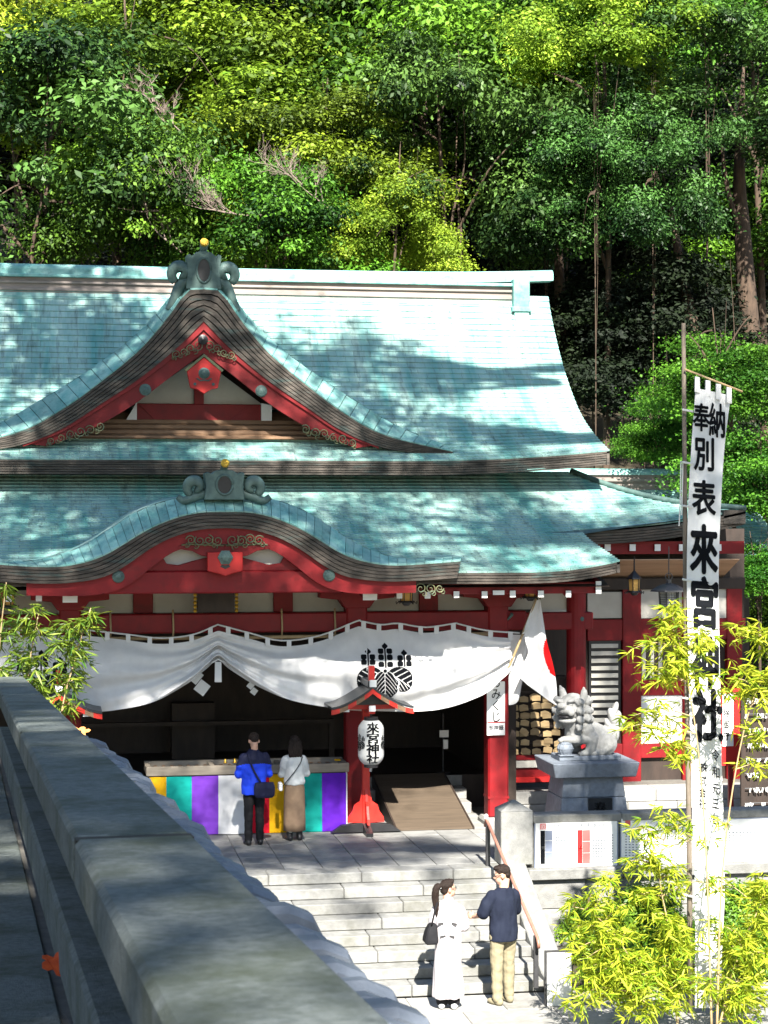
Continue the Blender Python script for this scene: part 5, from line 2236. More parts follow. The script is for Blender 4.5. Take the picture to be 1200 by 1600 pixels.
def head_parts(mb, turn, nod, z=1.615, fwd=.02):
    Q = Matrix.Rotation(turn, 3, 'Z') @ Matrix.Rotation(-nod, 3, 'X')
    c = Vector((0, fwd, z))

    def H(p):
        return c + Q @ Vector(p)
    ellipsoid(mb, H((0, -.005, .015)), (.076, .096, .098), Q)
    ellipsoid(mb, H((0, .035, -.055)), (.056, .062, .062), Q)
    ellipsoid(mb, H((0, .06, -.10)), (.03, .03, .022), Q)
    ellipsoid(mb, H((0, .10, -.028)), (.013, .022, .024), Q)
    ellipsoid(mb, H((0, .088, -.072)), (.024, .014, .012), Q)
    for s in (1, -1):
        ellipsoid(mb, H((s * .078, -.008, -.015)), (.012, .024, .034), Q)
        ellipsoid(mb, H((s * .032, .083, .006)), (.016, .01, .008), Q)
    limb(mb, [H((0, -.03, -.07)), Vector((0, -.01, 1.42))], [.052, .062])
    return H, Q


def person(label, loc, rot, height, build):
    root = thing('person', label, 'person', loc)
    M_ = Matrix.Rotation(rot, 4, 'Z') @ Matrix.Scale(height / 1.72, 4)

    def put(name, me, parent=root, m=None):
        me.transform(M_)
        return link(name, me, parent, loc=loc)
    build(put, root)
    return root


def solid(mb, name, m, smooth=True, bevel=0):
    return mb.mesh(name, m, smooth=smooth, bevel=bevel)


def legs(mb, spread=.09, dy=(0, 0), r=(.085, .058, .043), knees=(0.012, 0.012)):
    for s, d, kn in ((1, dy[0], knees[0]), (-1, dy[1], knees[1])):
        limb(mb, [(s * spread * .95, 0, .86), (s * spread, d * .6 + kn, .48), (s * spread * 1.05, d, .09)], list(r))


def feet(mb, spread=.095, dy=(0, 0), out=.12, big=1.0):
    for s, d in ((1, dy[0]), (-1, dy[1])):
        Q = Matrix.Rotation(-s * out, 3, 'Z')
        ellipsoid(mb, Vector((s * spread, d - .02, .05)), (.043 * big, .06 * big, .05 * big), Q)
        ellipsoid(mb, Vector((s * spread + s * .012, d + .075, .034)), (.045 * big, .10 * big, .034 * big), Q)


def glasses(put, H, Q, m):
    mb = MB()
    for s in (1, -1):
        mb.tube([H((s * .033 + .022 * math.cos(a), .10, .004 + .017 * math.sin(a))) for a in [2 * math.pi * k / 14 for k in range(15)]], .0028, 5)
        mb.tube([H((s * .056, .098, .008)), H((s * .079, .06, .01)), H((s * .083, -.015, .006))], .0032, 5)
    mb.tube([H((-.011, .103, .006)), H((.011, .103, .006))], .003, 5)
    put('glasses', solid(mb, 'glasses', m))


# ---- man in the navy shirt, half turned to his companion, hands before him
def build_navy(put, root):
    mb = MB()
    H, Q = head_parts(mb, R(52), R(12))
    torso(mb, [(z, rx * .95, ry * .95, cy) for z, rx, ry, cy in TORSO])
    legs(mb, .1, (.02, -.03), (.08, .055, .04))
    la = [(-.18, 0, 1.36), (-.27, .06, 1.13), (-.26, .27, 1.07)]
    ra = [(.18, 0, 1.36), (.24, .08, 1.12), (.04, .27, 1.06)]
    for a in (la, ra):
        limb(mb, a, [.055, .043, .03])
    feet(mb, .1, (.02, -.03))
    me = fuse(mb, .011, 'body', SKIN, 2)
    mb = MB()
    hand(mb, la[2], (-.15, .9, .1), (.8, .2, -.3), .9, 1)
    hand(mb, ra[2], (-.6, .6, .1), (-.6, -.3, -.4), .8, -1)
    bm = bmesh.new()
    bm.from_mesh(me)
    bm.from_mesh(solid(mb, 'h', SKIN))
    bm.to_mesh(me)
    bm.free()
    smooth_by(me)
    put('body', me)
    # T-shirt
    mb = MB()
    torso(mb, [(.80, .20, .150, -.005), (.92, .198, .148, -.005), (1.06, .188, .140, 0), (1.2, .192, .138, 0), (1.32, .20, .125, 0), (1.40, .165, .095, -.005), (1.455, .085, .075, -.01)])
    for s, a in ((-1, la), (1, ra)):
        e = Vector(a[0]).lerp(Vector(a[1]), .92)
        limb(mb, [Vector(a[0]) + Vector((-s * .02, 0, -.01)), Vector(a[0]).lerp(e, .5), e], [.085, .084, .080])
    put('t_shirt', fuse(mb, .011, 't_shirt', NAVY_T, 3, (.017, 7, (1.3, 1.3, .6))))
    mb = MB()
    torso(mb, [(.79, .165, .125, 0), (.86, .17, .13, 0), (.92, .165, .125, 0)])
    legs(mb, .1, (.02, -.03), (.098, .079, .066))
    put('trousers', fuse(mb, .011, 'trousers', KHAKI, 3, (.010, 8, (1, 1, 1.4))))
    mb = MB()
    feet(mb, .1, (.02, -.03), big=1.12)
    put('shoes', fuse(mb, .009, 'shoes', KHAKI, 2))
    mb = MB()
    ellipsoid(mb, H((0, -.018, .042)), (.083, .098, .086), Q)
    ellipsoid(mb, H((0, .035, .088)), (.065, .06, .035), Q)
    ellipsoid(mb, H((0, -.06, -.005)), (.07, .05, .06), Q)
    put('hair', fuse(mb, .008, 'hair', HAIR, 1, (.006, 45, (1, 1, 1))))
    glasses(put, H, Q, STEEL)


person('man in a navy T-shirt and khaki trousers talking at the foot of the stairs', atz(786, 1568, GZ), R(22), 1.80, build_navy)


# ---- woman in the long white coat, looking to her right
def build_coat(put, root):
    mb = MB()
    H, Q = head_parts(mb, R(-62), R(-4))
    torso(mb, [(z, rx * .88, ry * .9, cy) for z, rx, ry, cy in TORSO])
    legs(mb, .075, (0, .01), (.075, .052, .036))
    la = [(-.16, 0, 1.36), (-.21, .03, 1.10), (-.10, .24, 1.10)]
    ra = [(.16, 0, 1.36), (.225, .01, 1.10), (.14, .23, 1.06)]
    for a in (la, ra):
        limb(mb, a, [.048, .038, .027])
    feet(mb, .085, (0, .01), big=.9)
    me = fuse(mb, .011, 'body', SKIN, 2)
    mb = MB()
    hand(mb, la[2], (.6, .5, .1), (.3, -.2, -.8), .9, -1)
    hand(mb, ra[2], (-.6, .5, .1), (.1, -.3, -.8), .9, 1)
    bm = bmesh.new()
    bm.from_mesh(me)
    bm.from_mesh(solid(mb, 'h', SKIN))
    bm.to_mesh(me)
    bm.free()
    smooth_by(me)
    put('body', me)
    # coat: straight to the ankles, seam and tabs at the back
    mb = MB()
    torso(mb, [(.16, .215, .17, -.005), (.4, .20, .16, -.005), (.7, .188, .15, -.005), (.95, .18, .142, 0), (1.08, .172, .135, 0), (1.2, .175, .13, 0), (1.33, .178, .115, 0), (1.40, .14, .09, -.005), (1.455, .075, .07, -.008), (1.49, .068, .066, -.008)])
    for s, a in ((-1, la), (1, ra)):
        limb(mb, [Vector(a[0]) + Vector((-s * .02, 0, -.015)), Vector(a[0]).lerp(Vector(a[1]), .5), a[1], Vector(a[1]).lerp(Vector(a[2]), .85)], [.072, .068, .064, .056])
    coat = put('long_coat', fuse(mb, .0115, 'long_coat', WHITE_COAT, 3, (.018, 6, (1.6, 1.6, .35))))
    for s in (1, -1):
        for z in (1.17, 1.00):
            mb = MB()
            x = s * (.09 if z > 1.1 else .06)
            mb.obox(Matrix.Translation((x, -.137, z)) @ Matrix.Rotation(R(s * 12), 4, 'Y'), (.075, .02, .022))
            put('coat_tab', solid(mb, 'coat_tab', STEEL, False))
    mb = MB()
    for s in (1, -1):
        limb(mb, [(s * .075, 0, .4), (s * .08, .005, .10)], [.075, .085])
    put('trousers', fuse(mb, .012, 'trousers', BLACKCLOTH, 2))
    mb = MB()
    feet(mb, .085, (-.01, 0), big=1.1)
    put('sneakers', fuse(mb, .009, 'sneakers', BLOUSE, 1))
    mb = MB()
    ellipsoid(mb, H((0, -.02, .035)), (.086, .098, .092), Q)
    ellipsoid(mb, H((0, .03, .085)), (.066, .06, .038), Q)
    ellipsoid(mb, H((0, -.06, -.02)), (.074, .052, .06), Q)
    tail = [H((0, -.10, .03)), H((0, -.155, .045)), H((0, -.19, -.03)), H((.0, -.195, -.16)), H((.0, -.185, -.30)), H((.0, -.17, -.42))]
    limb(mb, spline(tail, 12), [.028, .034, .042, .048, .05, .05, .048, .046, .043, .038, .032, .024, .012])
    put('hair', fuse(mb, .008, 'hair', HAIR, 1, (.008, 40, (1, 1, .4))))
    mb = MB()
    mb.tube([H((-.02, -.112, .015)), H((.0, -.12, .045)), H((.02, -.112, .015))], .013, 8)
    put('hair_tie', solid(mb, 'hair_tie', BLOUSE))
    glasses(put, H, Q, STEEL)


wl = atz(700, 1576, GZ)
person('woman with a ponytail in a long white coat at the foot of the stairs', wl, R(-14), 1.66, build_coat)
bagm = MB()
bx_, by_ = wl.x - .225, wl.y - .02
bagm.loft([[(bx_ + d - .075 * s, by_ - .10 * s, GZ + z), (bx_ + d + .075 * s, by_ - .10 * s, GZ + z), (bx_ + d + .075 * s, by_ + .12 * s, GZ + z), (bx_ + d - .075 * s, by_ + .12 * s, GZ + z)] for z, s, d in ((.86, 1.1, -.01), (.9, 1.15, -.01), (1.02, .95, 0), (1.12, .62, .02))])
bag = thing('shoulder_bag', 'black shoulder bag hanging at the side of the white coat', 'bag', (bx_, by_, GZ + .86))
bagm.build('bag_body', BLACKCLOTH, bag, bevel=.02)
mb = MB()
mb.tube(spline([(bx_ - .01, by_ - .07, GZ + 1.1), (bx_ + .03, by_ - .09, GZ + 1.3), (bx_ + .075, by_ - .02, GZ + 1.395), (bx_ + .05, by_ + .08, GZ + 1.3), (bx_ + .0, by_ + .07, GZ + 1.1)], 16), .012, 6)
mb.build('strap', BLACKCLOTH, bag, smooth=True)


# ---- worshippers before the offering box
def praying(put, top_m, second, female):
    k = .88 if female else 1.0
    mb = MB()
    H, Q = head_parts(mb, R(3), R(24 if not female else 10))
    torso(mb, [(z, rx * .92 * k, ry * .92, cy) for z, rx, ry, cy in TORSO])
    legs(mb, .085 * k, (0, -.02), (.08 * k, .055 * k, .042 * k))
    arms = []
    for s in (-1, 1):
        a = [(s * .175 * k, 0, 1.36), (s * .235 * k, .04, 1.10), (s * .03, .27, 1.19)]
        arms.append(a)
        limb(mb, a, [.052 * k, .042 * k, .029])
    feet(mb, .09 * k, (0, -.02), big=.95)
    me = fuse(mb, .011, 'body', SKIN, 2)
    mb = MB()
    for s, a in zip((-1, 1), arms):
        hand(mb, a[2], (-s * .08, .35, .9), (-s, 0, 0), .15, s)
    bm = bmesh.new()
    bm.from_mesh(me)
    bm.from_mesh(solid(mb, 'h', SKIN))
    bm.to_mesh(me)
    bm.free()
    smooth_by(me)
    put('body', me)
    return H, Q, arms


def build_blue(put, root):
    H, Q, arms = praying(put, None, None, False)
    mb = MB()
    torso(mb, [(.79, .205, .150, 0), (.9, .20, .148, 0), (1.04, .19, .14, 0), (1.2, .198, .14, 0), (1.32, .205, .128, 0), (1.40, .17, .098, -.005), (1.46, .085, .078, -.008), (1.485, .075, .07, -.008)])
    for s, a in zip((-1, 1), arms):
        limb(mb, [Vector(a[0]) + Vector((-s * .015, 0, -.01)), Vector(a[0]).lerp(Vector(a[1]), .5), a[1], Vector(a[1]).lerp(Vector(a[2]), .9)], [.082, .078, .07, .05])
    me = fuse(mb, .011, 'jacket', BLUE_J, 3, (.017, 8, (1, 1, .8)))
    me.materials.append(YOKE)
    for p in me.polygons:
        if p.center.z > 1.275 - .25 * abs(abs(p.center.x) - .12) * (abs(p.center.x) > .12):
            p.material_index = 1
    put('jacket', me)
    mb = MB()
    torso(mb, [(.79, .16, .12, 0), (.88, .165, .12, 0)])
    legs(mb, .088, (0, -.02), (.094, .072, .062))
    put('trousers', fuse(mb, .011, 'trousers', BLACKCLOTH, 3, (.008, 10, (1, 1, 1.3))))
    mb = MB()
    feet(mb, .095, (0, -.02), big=1.12)
    put('shoes', fuse(mb, .009, 'shoes', BLACK, 2))
    mb = MB()
    ellipsoid(mb, H((0, -.018, .042)), (.082, .098, .085), Q)
    ellipsoid(mb, H((0, .03, .085)), (.066, .06, .036), Q)
    ellipsoid(mb, H((0, -.07, .0)), (.064, .042, .05), Q)
    put('hair', fuse(mb, .008, 'hair', HAIR, 1, (.006, 45, (1, 1, 1))))


bl = atz(397, 1320, 0)
person('man in a bright blue jacket with a dark yoke praying at the offering box', bl, R(4), 1.73, build_blue)
sb_ = thing('crossbody_bag', 'dark navy crossbody bag on the back of the blue jacket', 'bag', bl + Vector((.15, -.16, .80)))
mb = MB()
mb.loft([[(bl.x + .14 + a * math.cos(t), bl.y - .205 + b * math.sin(t), z) for t in [2 * math.pi * k / 12 for k in range(12)]] for z, a, b in ((.76, .13, .05), (.80, .165, .07), (.92, .17, .075), (1.0, .15, .055))])
mb.build('bag_body', YOKE, sb_, bevel=.01)
mb = MB()
mb.tube(spline([bl + Vector((.08, -.19, 1.0)), bl + Vector((-.01, -.172, 1.16)), bl + Vector((-.07, -.155, 1.30)), bl + Vector((-.10, -.115, 1.42)), bl + Vector((-.105, 0, 1.452))], 14), .016, 6)
mb.build('strap', YOKE, sb_, smooth=True)


def build_skirt(put, root):
    H, Q, arms = praying(put, None, None, True)
    mb = MB()
    torso(mb, [(.93, .172, .135, 0), (.98, .182, .14, 0), (1.06, .165, .13, 0), (1.2, .165, .122, 0), (1.32, .172, .112, 0), (1.39, .14, .09, -.005), (1.45, .075, .068, -.008)])
    for s, a in zip((-1, 1), arms):
        limb(mb, [Vector(a[0]) + Vector((-s * .015, 0, -.01)), Vector(a[0]).lerp(Vector(a[1]), .5), a[1], Vector(a[1]).lerp(Vector(a[2]), .9)], [.072, .070, .064, .045])
    put('blouse', fuse(mb, .011, 'blouse', BLOUSE, 3, (.016, 9, (1, 1, .8))))
    mb = MB()
    n = 36
    rings = []
    for z, rx, ry in ((.165, .185, .15), (.3, .182, .15), (.5, .178, .148), (.7, .175, .145), (.88, .168, .135), (.96, .15, .118), (.985, .148, .116)):
        rings.append([Vector((rx * (1 + .035 * math.sin(5 * a + 1) * (1 - z)) * math.cos(a), ry * (1 + .05 * math.sin(7 * a) * (1 - z)) * math.sin(a), z)) for a in [2 * math.pi * k / n for k in range(n)]])
    mb.loft(rings)
    put('skirt', solid(mb, 'skirt', SKIRT))
    mb = MB()
    for s in (1, -1):
        limb(mb, [(s * .078, -.005 - .01 * (s < 0), .28), (s * .08, -.005 - .01 * (s < 0), .10)], [.05, .047])
    put('socks', fuse(mb, .01, 'socks', SOCK, 1))
    mb = MB()
    feet(mb, .083, (0, -.02), big=1.18)
    for s in (1, -1):
        limb(mb, [(s * .083, -.015, .06), (s * .082, -.01, .13)], [.055, .056])
    put('boots', fuse(mb, .009, 'boots', BLACK, 2))
    mb = MB()
    ellipsoid(mb, H((0, -.02, .035)), (.09, .104, .095), Q)
    ellipsoid(mb, H((0, .03, .08)), (.07, .065, .04), Q)
    for x in (-.07, -.035, 0, .035, .07):
        y = -.075 + 4 * x * x
        limb(mb, [H((x * .9, y * .9, .0)), H((x * 1.15, y, -.10)), H((x * 1.2, y - .005, -.215))], [.048, .046, .03])
    put('hair', fuse(mb, .009, 'hair', HAIR, 2, (.006, 45, (1.5, 1.5, .3))))


sl = atz(460, 1313, 0)
person('woman with bobbed hair in a white blouse and long brown skirt praying', sl, R(2), 1.64, build_skirt)
pb = thing('purse_strap', 'thin grey purse strap and small purse across the white blouse', 'purse', sl + Vector((-.15, -.15, .85)))
mb = MB()
mb.tube(spline([sl + Vector((.12, -.06, 1.33)), sl + Vector((.08, -.13, 1.24)), sl + Vector((-.02, -.15, 1.10)), sl + Vector((-.12, -.14, .98)), sl + Vector((-.19, -.10, .88))], 14), .008, 6)
mb.build('strap', STEEL, pb, smooth=True)
mb = MB()
mb.box((sl.x - .26, sl.y - .13, .80), (sl.x - .20, sl.y + .05, .93))
mb.build('purse_body', SOCK, pb, bevel=.015)
# ================================================================== trees and plants
nrg = np.random.default_rng(4)
L_OLIVE = leaf_mat('olive_leaf', (0.018, 0.042, 0.005), (0.215, 0.325, 0.022), .3)
L_LIME = leaf_mat('lime_leaf', (0.07, 0.14, 0.008), (0.50, 0.64, 0.06), .4)
L_GREEN = leaf_mat('green_leaf', (0.007, 0.030, 0.005), (0.15, 0.32, 0.025), .3)
L_DARK = leaf_mat('dark_glossy_leaf', (0.006, 0.022, 0.006), (0.085, 0.185, 0.035), .2, .5)
L_DEEP = leaf_mat('painted_shade_leaf', (0.002, 0.006, 0.002), (0.011, 0.024, 0.005), .1, .7)  # near-black leaves: the wood's deep shade put into their colour
L_MAPLE = leaf_mat('maple_leaf', (0.02, 0.085, 0.008), (0.13, 0.33, 0.028), .4)
L_BAMBOO = leaf_mat('bamboo_leaf', (0.13, 0.27, 0.012), (0.56, 0.60, 0.05), .45, .5, .012)
L_BAMBOO2 = leaf_mat('bamboo_leaf_green', (0.05, 0.14, 0.02), (0.22, 0.28, 0.03), .4, .4, .01)
L_BUSH = leaf_mat('bush_leaf', (0.05, 0.15, 0.012), (0.18, 0.32, 0.03), .4, .4, .01)


def unit(a):
    return a / np.maximum(np.linalg.norm(a, axis=1, keepdims=True), 1e-9)


def leaf_quads(C, N, L, W, rg, droop=.15, fold=.12):
    n = len(C)
    D = unit(np.cross(N, rg.normal(size=(n, 3))))
    S_ = np.cross(N, D)
    l = (L * rg.uniform(.5, 1.5, size=(n, 1)))
    w_ = l * (W / L)
    base = C - D * l * .5
    tip = C + D * l * .5 - N * l * droop
    a = C + S_ * w_ * .5 + N * l * fold * .5
    b = C - S_ * w_ * .5 + N * l * fold * .5
    return np.stack([base, a, tip, b], 1).reshape(-1, 3)


def crown_cloud(rg, rx, rz, nclump, per, cr, L, W, flat=.55, low=-.5, hollow=.45, layer=False):
    V, T, cents = [], [], []
    for k in range(nclump):
        while True:
            d = rg.normal(size=3)
            d /= np.linalg.norm(d)
            if d[2] > low:
                break
        r = (hollow + (1 - hollow) * rg.random() ** .6) * (1 + .42 * mnoise.noise(Vector(d * 1.7) + Vector((rx * 3.1, nclump, per))))
        c = np.array([d[0] * rx * r, d[1] * rx * r, d[2] * rz * r])
        cents.append(c)
        q = cr * rg.choice((.55, .75, 1.0, 1.25, 1.5))
        m = int(per * (q / cr) ** 2)
        dd = unit(rg.normal(size=(m, 3)))
        rad = rg.random((m, 1)) ** .45
        f = np.array([1.15, 1.15, .28 if layer else flat])
        P = c + dd * rad * q * f * (1 + .25 * rg.normal(size=(m, 1)))
        N = unit(dd * (.35 if layer else .8) + np.array([0, 0, .8]) + .5 * rg.normal(size=(m, 3)))
        V.append(leaf_quads(P, N, L, W, rg))
        tt = np.clip((.75 * rg.random() + .42 * rg.random(m)) ** 1.9, 0, 1)
        T.append(tt)
    return np.concatenate(V), np.concatenate(T), cents


def trunk_mesh(name, h, r0, cents, rg, bend=.5, nl=12, below=0.0, m=BARK, start=.45):
    """Trunk from z = -h up to the crown's heart, with limbs to the clumps."""
    mb = MB()
    b1, b2 = rg.normal(size=2) * bend, rg.normal(size=2) * bend
    tr = spline([(0, 0, -h), (b1[0] * .4, b1[1] * .4, -h * .62), (b1[0], b1[1], -h * .3), (b2[0] * .5, b2[1] * .5, 0), (b2[0], b2[1], h * .22)], 22)
    mb.tube(tr, [r0 * (1.25 if k == 0 else 1) * (1 - .88 * k / 22) for k in range(23)], 9)
    pick = list(range(len(cents)))
    rg.shuffle(pick)
    for i in pick[:nl]:
        c = Vector(cents[i])
        j = int(rg.uniform(start, .95) * 22)
        a = tr[j]
        mid = a.lerp(c, .5) + Vector((rg.normal() * .25, rg.normal() * .25, .25))
        rr = r0 * (1 - .88 * j / 22) * .6
        mb.tube(spline([a, a.lerp(mid, .5) + Vector((rg.normal() * .1, rg.normal() * .1, .1)), mid, c], 12), [rr * (1 - .9 * k / 12) for k in range(13)], 6)
    return mb.mesh(name, m, smooth=True)


class Kind:
    def __init__(self, seed, rx, rz, nclump, per, cr, L, W, m, r0=.17, h=8, nl=12, **kw):
        rg = np.random.default_rng(seed)
        V, T, cents = crown_cloud(rg, rx, rz, nclump, per, cr, L, W, **kw)
        self.V, self.T, self.m = V, T, m
        self.mesh = quads_mesh('crown', V, m, T)
        self.cents, self.r0, self.h, self.nl = cents, r0, h, nl
        self.rx, self.rz = rx, rz
        self.trunk = trunk_mesh('trunk', h, r0, cents, rg, .5, nl)


ARCH = {
    'olive': Kind(1, 3.0, 2.8, 44, 640, .74, .125, .066, L_OLIVE, hollow=.72, nl=8),
    'lime': Kind(2, 3.0, 2.9, 40, 600, .78, .135, .078, L_LIME, hollow=.7, nl=8),
    'green': Kind(3, 3.0, 2.8, 40, 600, .78, .135, .070, L_GREEN, hollow=.68, nl=8),
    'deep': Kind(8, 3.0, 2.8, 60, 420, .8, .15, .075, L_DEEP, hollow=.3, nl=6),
    'dark': Kind(4, 3.0, 2.8, 40, 580, .78, .140, .066, L_DARK, hollow=.68, nl=8),
    'maple': Kind(5, 3.2, 2.6, 60, 520, 1.15, .12, .10, L_MAPLE, r0=.16, h=5, layer=True, hollow=.35),
    'sparse': Kind(6, 4.6, 2.6, 38, 270, 1.0, .19, .11, L_GREEN, r0=.35, h=14, hollow=.2),
}


def tree(kind, c, scale, label, group='trees on the wooded slope behind the hall', rot=None, foot=None, name='broadleaf_tree'):
    K = ARCH[kind]
    c = Vector(c)
    rot = rng.uniform(0, 6.28) if rot is None else rot
    foot_z = hill_z(c.x, c.y) - .3 if foot is None else foot
    t = thing(name, label, 'tree', (c.x, c.y, foot_z), group)
    M_ = Matrix.Translation(c) @ Matrix.Rotation(rot, 4, 'Z') @ Matrix.Diagonal((scale * rng.uniform(.85, 1.25), scale * rng.uniform(.85, 1.15), scale * rng.uniform(.8, 1.15), 1))
    link('crown', K.mesh, t, m=M_)
    # trunk stretched so that it stands on the slope
    hz = max((c.z - foot_z) / K.h, .15)
    th = scale * (.22 if c.x > 11.5 and kind in ('dark', 'deep') else 1)
    tm = Matrix.Translation(c) @ Matrix.Rotation(rot, 4, 'Z') @ Matrix.Diagonal((th, th, hz if hz > scale else scale, 1))
    link('trunk', K.trunk, t, m=tm)
    return t


def pxtree(kind, px, py, Y, rpx, label, **kw):
    c = at(px, py, Y)
    d = c.y / CA
    tree(kind, c, (1.0 if kind == 'maple' else 1.28) * rpx * d / FPX / ARCH[kind].rx, label, **kw)


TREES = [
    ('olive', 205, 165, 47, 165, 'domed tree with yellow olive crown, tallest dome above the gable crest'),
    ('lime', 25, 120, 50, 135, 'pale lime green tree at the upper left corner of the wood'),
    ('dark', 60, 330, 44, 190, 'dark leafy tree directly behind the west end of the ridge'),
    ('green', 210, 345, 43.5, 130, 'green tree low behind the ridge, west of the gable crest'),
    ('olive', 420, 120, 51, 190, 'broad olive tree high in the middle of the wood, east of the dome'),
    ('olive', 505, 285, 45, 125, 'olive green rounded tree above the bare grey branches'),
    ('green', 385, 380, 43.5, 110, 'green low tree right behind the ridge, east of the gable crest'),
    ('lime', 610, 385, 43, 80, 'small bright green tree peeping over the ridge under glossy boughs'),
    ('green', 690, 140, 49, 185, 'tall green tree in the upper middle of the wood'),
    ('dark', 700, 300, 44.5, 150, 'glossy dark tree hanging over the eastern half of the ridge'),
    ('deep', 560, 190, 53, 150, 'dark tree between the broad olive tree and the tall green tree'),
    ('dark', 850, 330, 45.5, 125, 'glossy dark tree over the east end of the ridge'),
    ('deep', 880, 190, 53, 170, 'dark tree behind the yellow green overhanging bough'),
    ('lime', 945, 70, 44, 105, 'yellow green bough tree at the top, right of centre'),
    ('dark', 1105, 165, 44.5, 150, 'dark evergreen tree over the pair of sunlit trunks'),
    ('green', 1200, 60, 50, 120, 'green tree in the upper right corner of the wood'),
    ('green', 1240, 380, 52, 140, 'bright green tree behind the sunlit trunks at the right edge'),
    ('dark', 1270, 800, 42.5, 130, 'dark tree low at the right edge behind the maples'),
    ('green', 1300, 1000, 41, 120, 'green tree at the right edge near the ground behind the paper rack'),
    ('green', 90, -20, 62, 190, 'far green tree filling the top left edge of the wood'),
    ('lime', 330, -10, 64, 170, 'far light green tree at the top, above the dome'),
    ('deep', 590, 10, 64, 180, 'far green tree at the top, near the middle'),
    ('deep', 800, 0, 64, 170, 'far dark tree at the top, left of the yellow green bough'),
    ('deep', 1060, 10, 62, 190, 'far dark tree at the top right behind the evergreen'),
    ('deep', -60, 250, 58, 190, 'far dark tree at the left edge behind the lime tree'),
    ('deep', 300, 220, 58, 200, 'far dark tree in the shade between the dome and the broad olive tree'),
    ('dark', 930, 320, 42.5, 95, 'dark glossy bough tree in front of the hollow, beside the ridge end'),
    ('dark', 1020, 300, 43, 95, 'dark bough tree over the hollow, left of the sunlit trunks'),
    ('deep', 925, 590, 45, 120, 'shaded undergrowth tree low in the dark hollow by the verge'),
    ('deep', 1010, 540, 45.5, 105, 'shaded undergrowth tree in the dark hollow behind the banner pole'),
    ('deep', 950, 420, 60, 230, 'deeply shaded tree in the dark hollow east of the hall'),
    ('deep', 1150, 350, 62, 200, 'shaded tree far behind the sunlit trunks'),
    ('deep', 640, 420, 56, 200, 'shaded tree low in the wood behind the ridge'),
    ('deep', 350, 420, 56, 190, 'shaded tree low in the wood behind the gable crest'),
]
for a in TREES:
    pxtree(*a)
MAP = 'layered maples east of the hall'
pxtree('maple', 1140, 610, 38, 120, 'fresh green maple with layered boughs beside the top of the banner', group=MAP, name='maple_tree', foot=0)
pxtree('maple', 1040, 690, 41, 75, 'smaller fresh green maple just above the rear ridge', group=MAP, name='maple_tree', foot=0)
pxtree('maple', 1195, 760, 36.5, 110, 'maple at the right edge, level with the wing eave', group=MAP, name='maple_tree', foot=0)
pxtree('maple', 1190, 900, 35.5, 75, 'lowest maple at the right edge, beside the banner', group=MAP, name='maple_tree', foot=0)

# sunlit trunks on the slope
def lone_trunk(pts, rad, label, limbs=()):
    P = [at(x, y, Y) for x, y, Y in pts]
    t = thing('tree_trunk', label, 'tree trunk', P[0], 'bare trunks on the slope')
    mb = MB()
    mb.tube(spline(P, 20), [rad * (1.35 - 1.2 * (k / 20) ** 1.6) for k in range(21)], 12)
    mb.build('bole', BARK, t, smooth=True)
    for l in limbs:
        mb = MB()
        mb.tube(spline([at(*q) for q in l], 10), [rad * .45 * (1 - .6 * k / 10) for k in range(11)], 8)
        mb.build('limb', BARK, t, smooth=True)


lone_trunk([(1176, 560, 46), (1166, 450, 46), (1160, 360, 46.1), (1155, 280, 46.2), (1158, 180, 46.3), (1162, 100, 46.4)], .19, 'tall sunlit brown trunk forking above the maple',
           [[(1160, 370, 46.1), (1140, 310, 46), (1130, 250, 46), (1128, 190, 46)]])
lone_trunk([(1082, 640, 44), (1084, 560, 44), (1080, 500, 44), (1066, 430, 44.2), (1050, 340, 44.4), (1035, 270, 44.6)], .15, 'short sunlit trunk beside the tip of the banner pole')
lone_trunk([(885, 700, 46), (880, 560, 46), (874, 430, 46.2), (868, 250, 46.5)], .17, 'dim upright trunk just east of the ridge end')


# bare grey branches
def bare(root, tip, label, seed, n=6):
    r = random.Random(seed)
    t = thing('bare_branch', label, 'branch', root, 'bare grey branches over the ridge')
    mb = MB()

    def grow(p, d, L, rad, lev):
        pts = [p]
        q = p
        for k in range(5):
            d = (d + Vector((r.uniform(-.3, .3), r.uniform(-.2, .2), r.uniform(-.18, .3)))).normalized()
            q = q + d * L / 5
            pts.append(q)
        mb.tube(pts, [rad * (1 - .7 * k / 5) for k in range(6)], 5)
        if lev:
            for k in range(n if lev > 1 else n + 2):
                i = r.randint(1, 5)
                dd = (d + Vector((r.uniform(-1, 1), r.uniform(-.5, .5), r.uniform(-.5, .9)))).normalized()
                grow(pts[i], dd, L * r.uniform(.4, .62), rad * .5, lev - 1)
    d = (Vector(tip) - Vector(root))
    grow(Vector(root), d.normalized(), d.length, .022, 3)
    o = mb.build('twigs', TWIG, t)
    o['kind'] = 'stuff'


bare(at(425, 335, 41.2), at(290, 315, 40.8), 'spray of bare grey twigs above the gable crest', 2)
bare(at(540, 340, 41.4), at(450, 330, 41), 'fine bare grey twigs under the olive green rounded tree', 5)
bare(at(285, 395, 41.8), at(215, 355, 41.5), 'pale forked bare branch just left of the gable crest', 6, 3)
bare(at(290, 215, 42.4), at(240, 165, 42), 'bare grey twigs inside the olive dome', 12)
bare(at(250, 330, 41.8), at(175, 342, 41.5), 'long pale branch reaching west over the ridge', 15, 2)

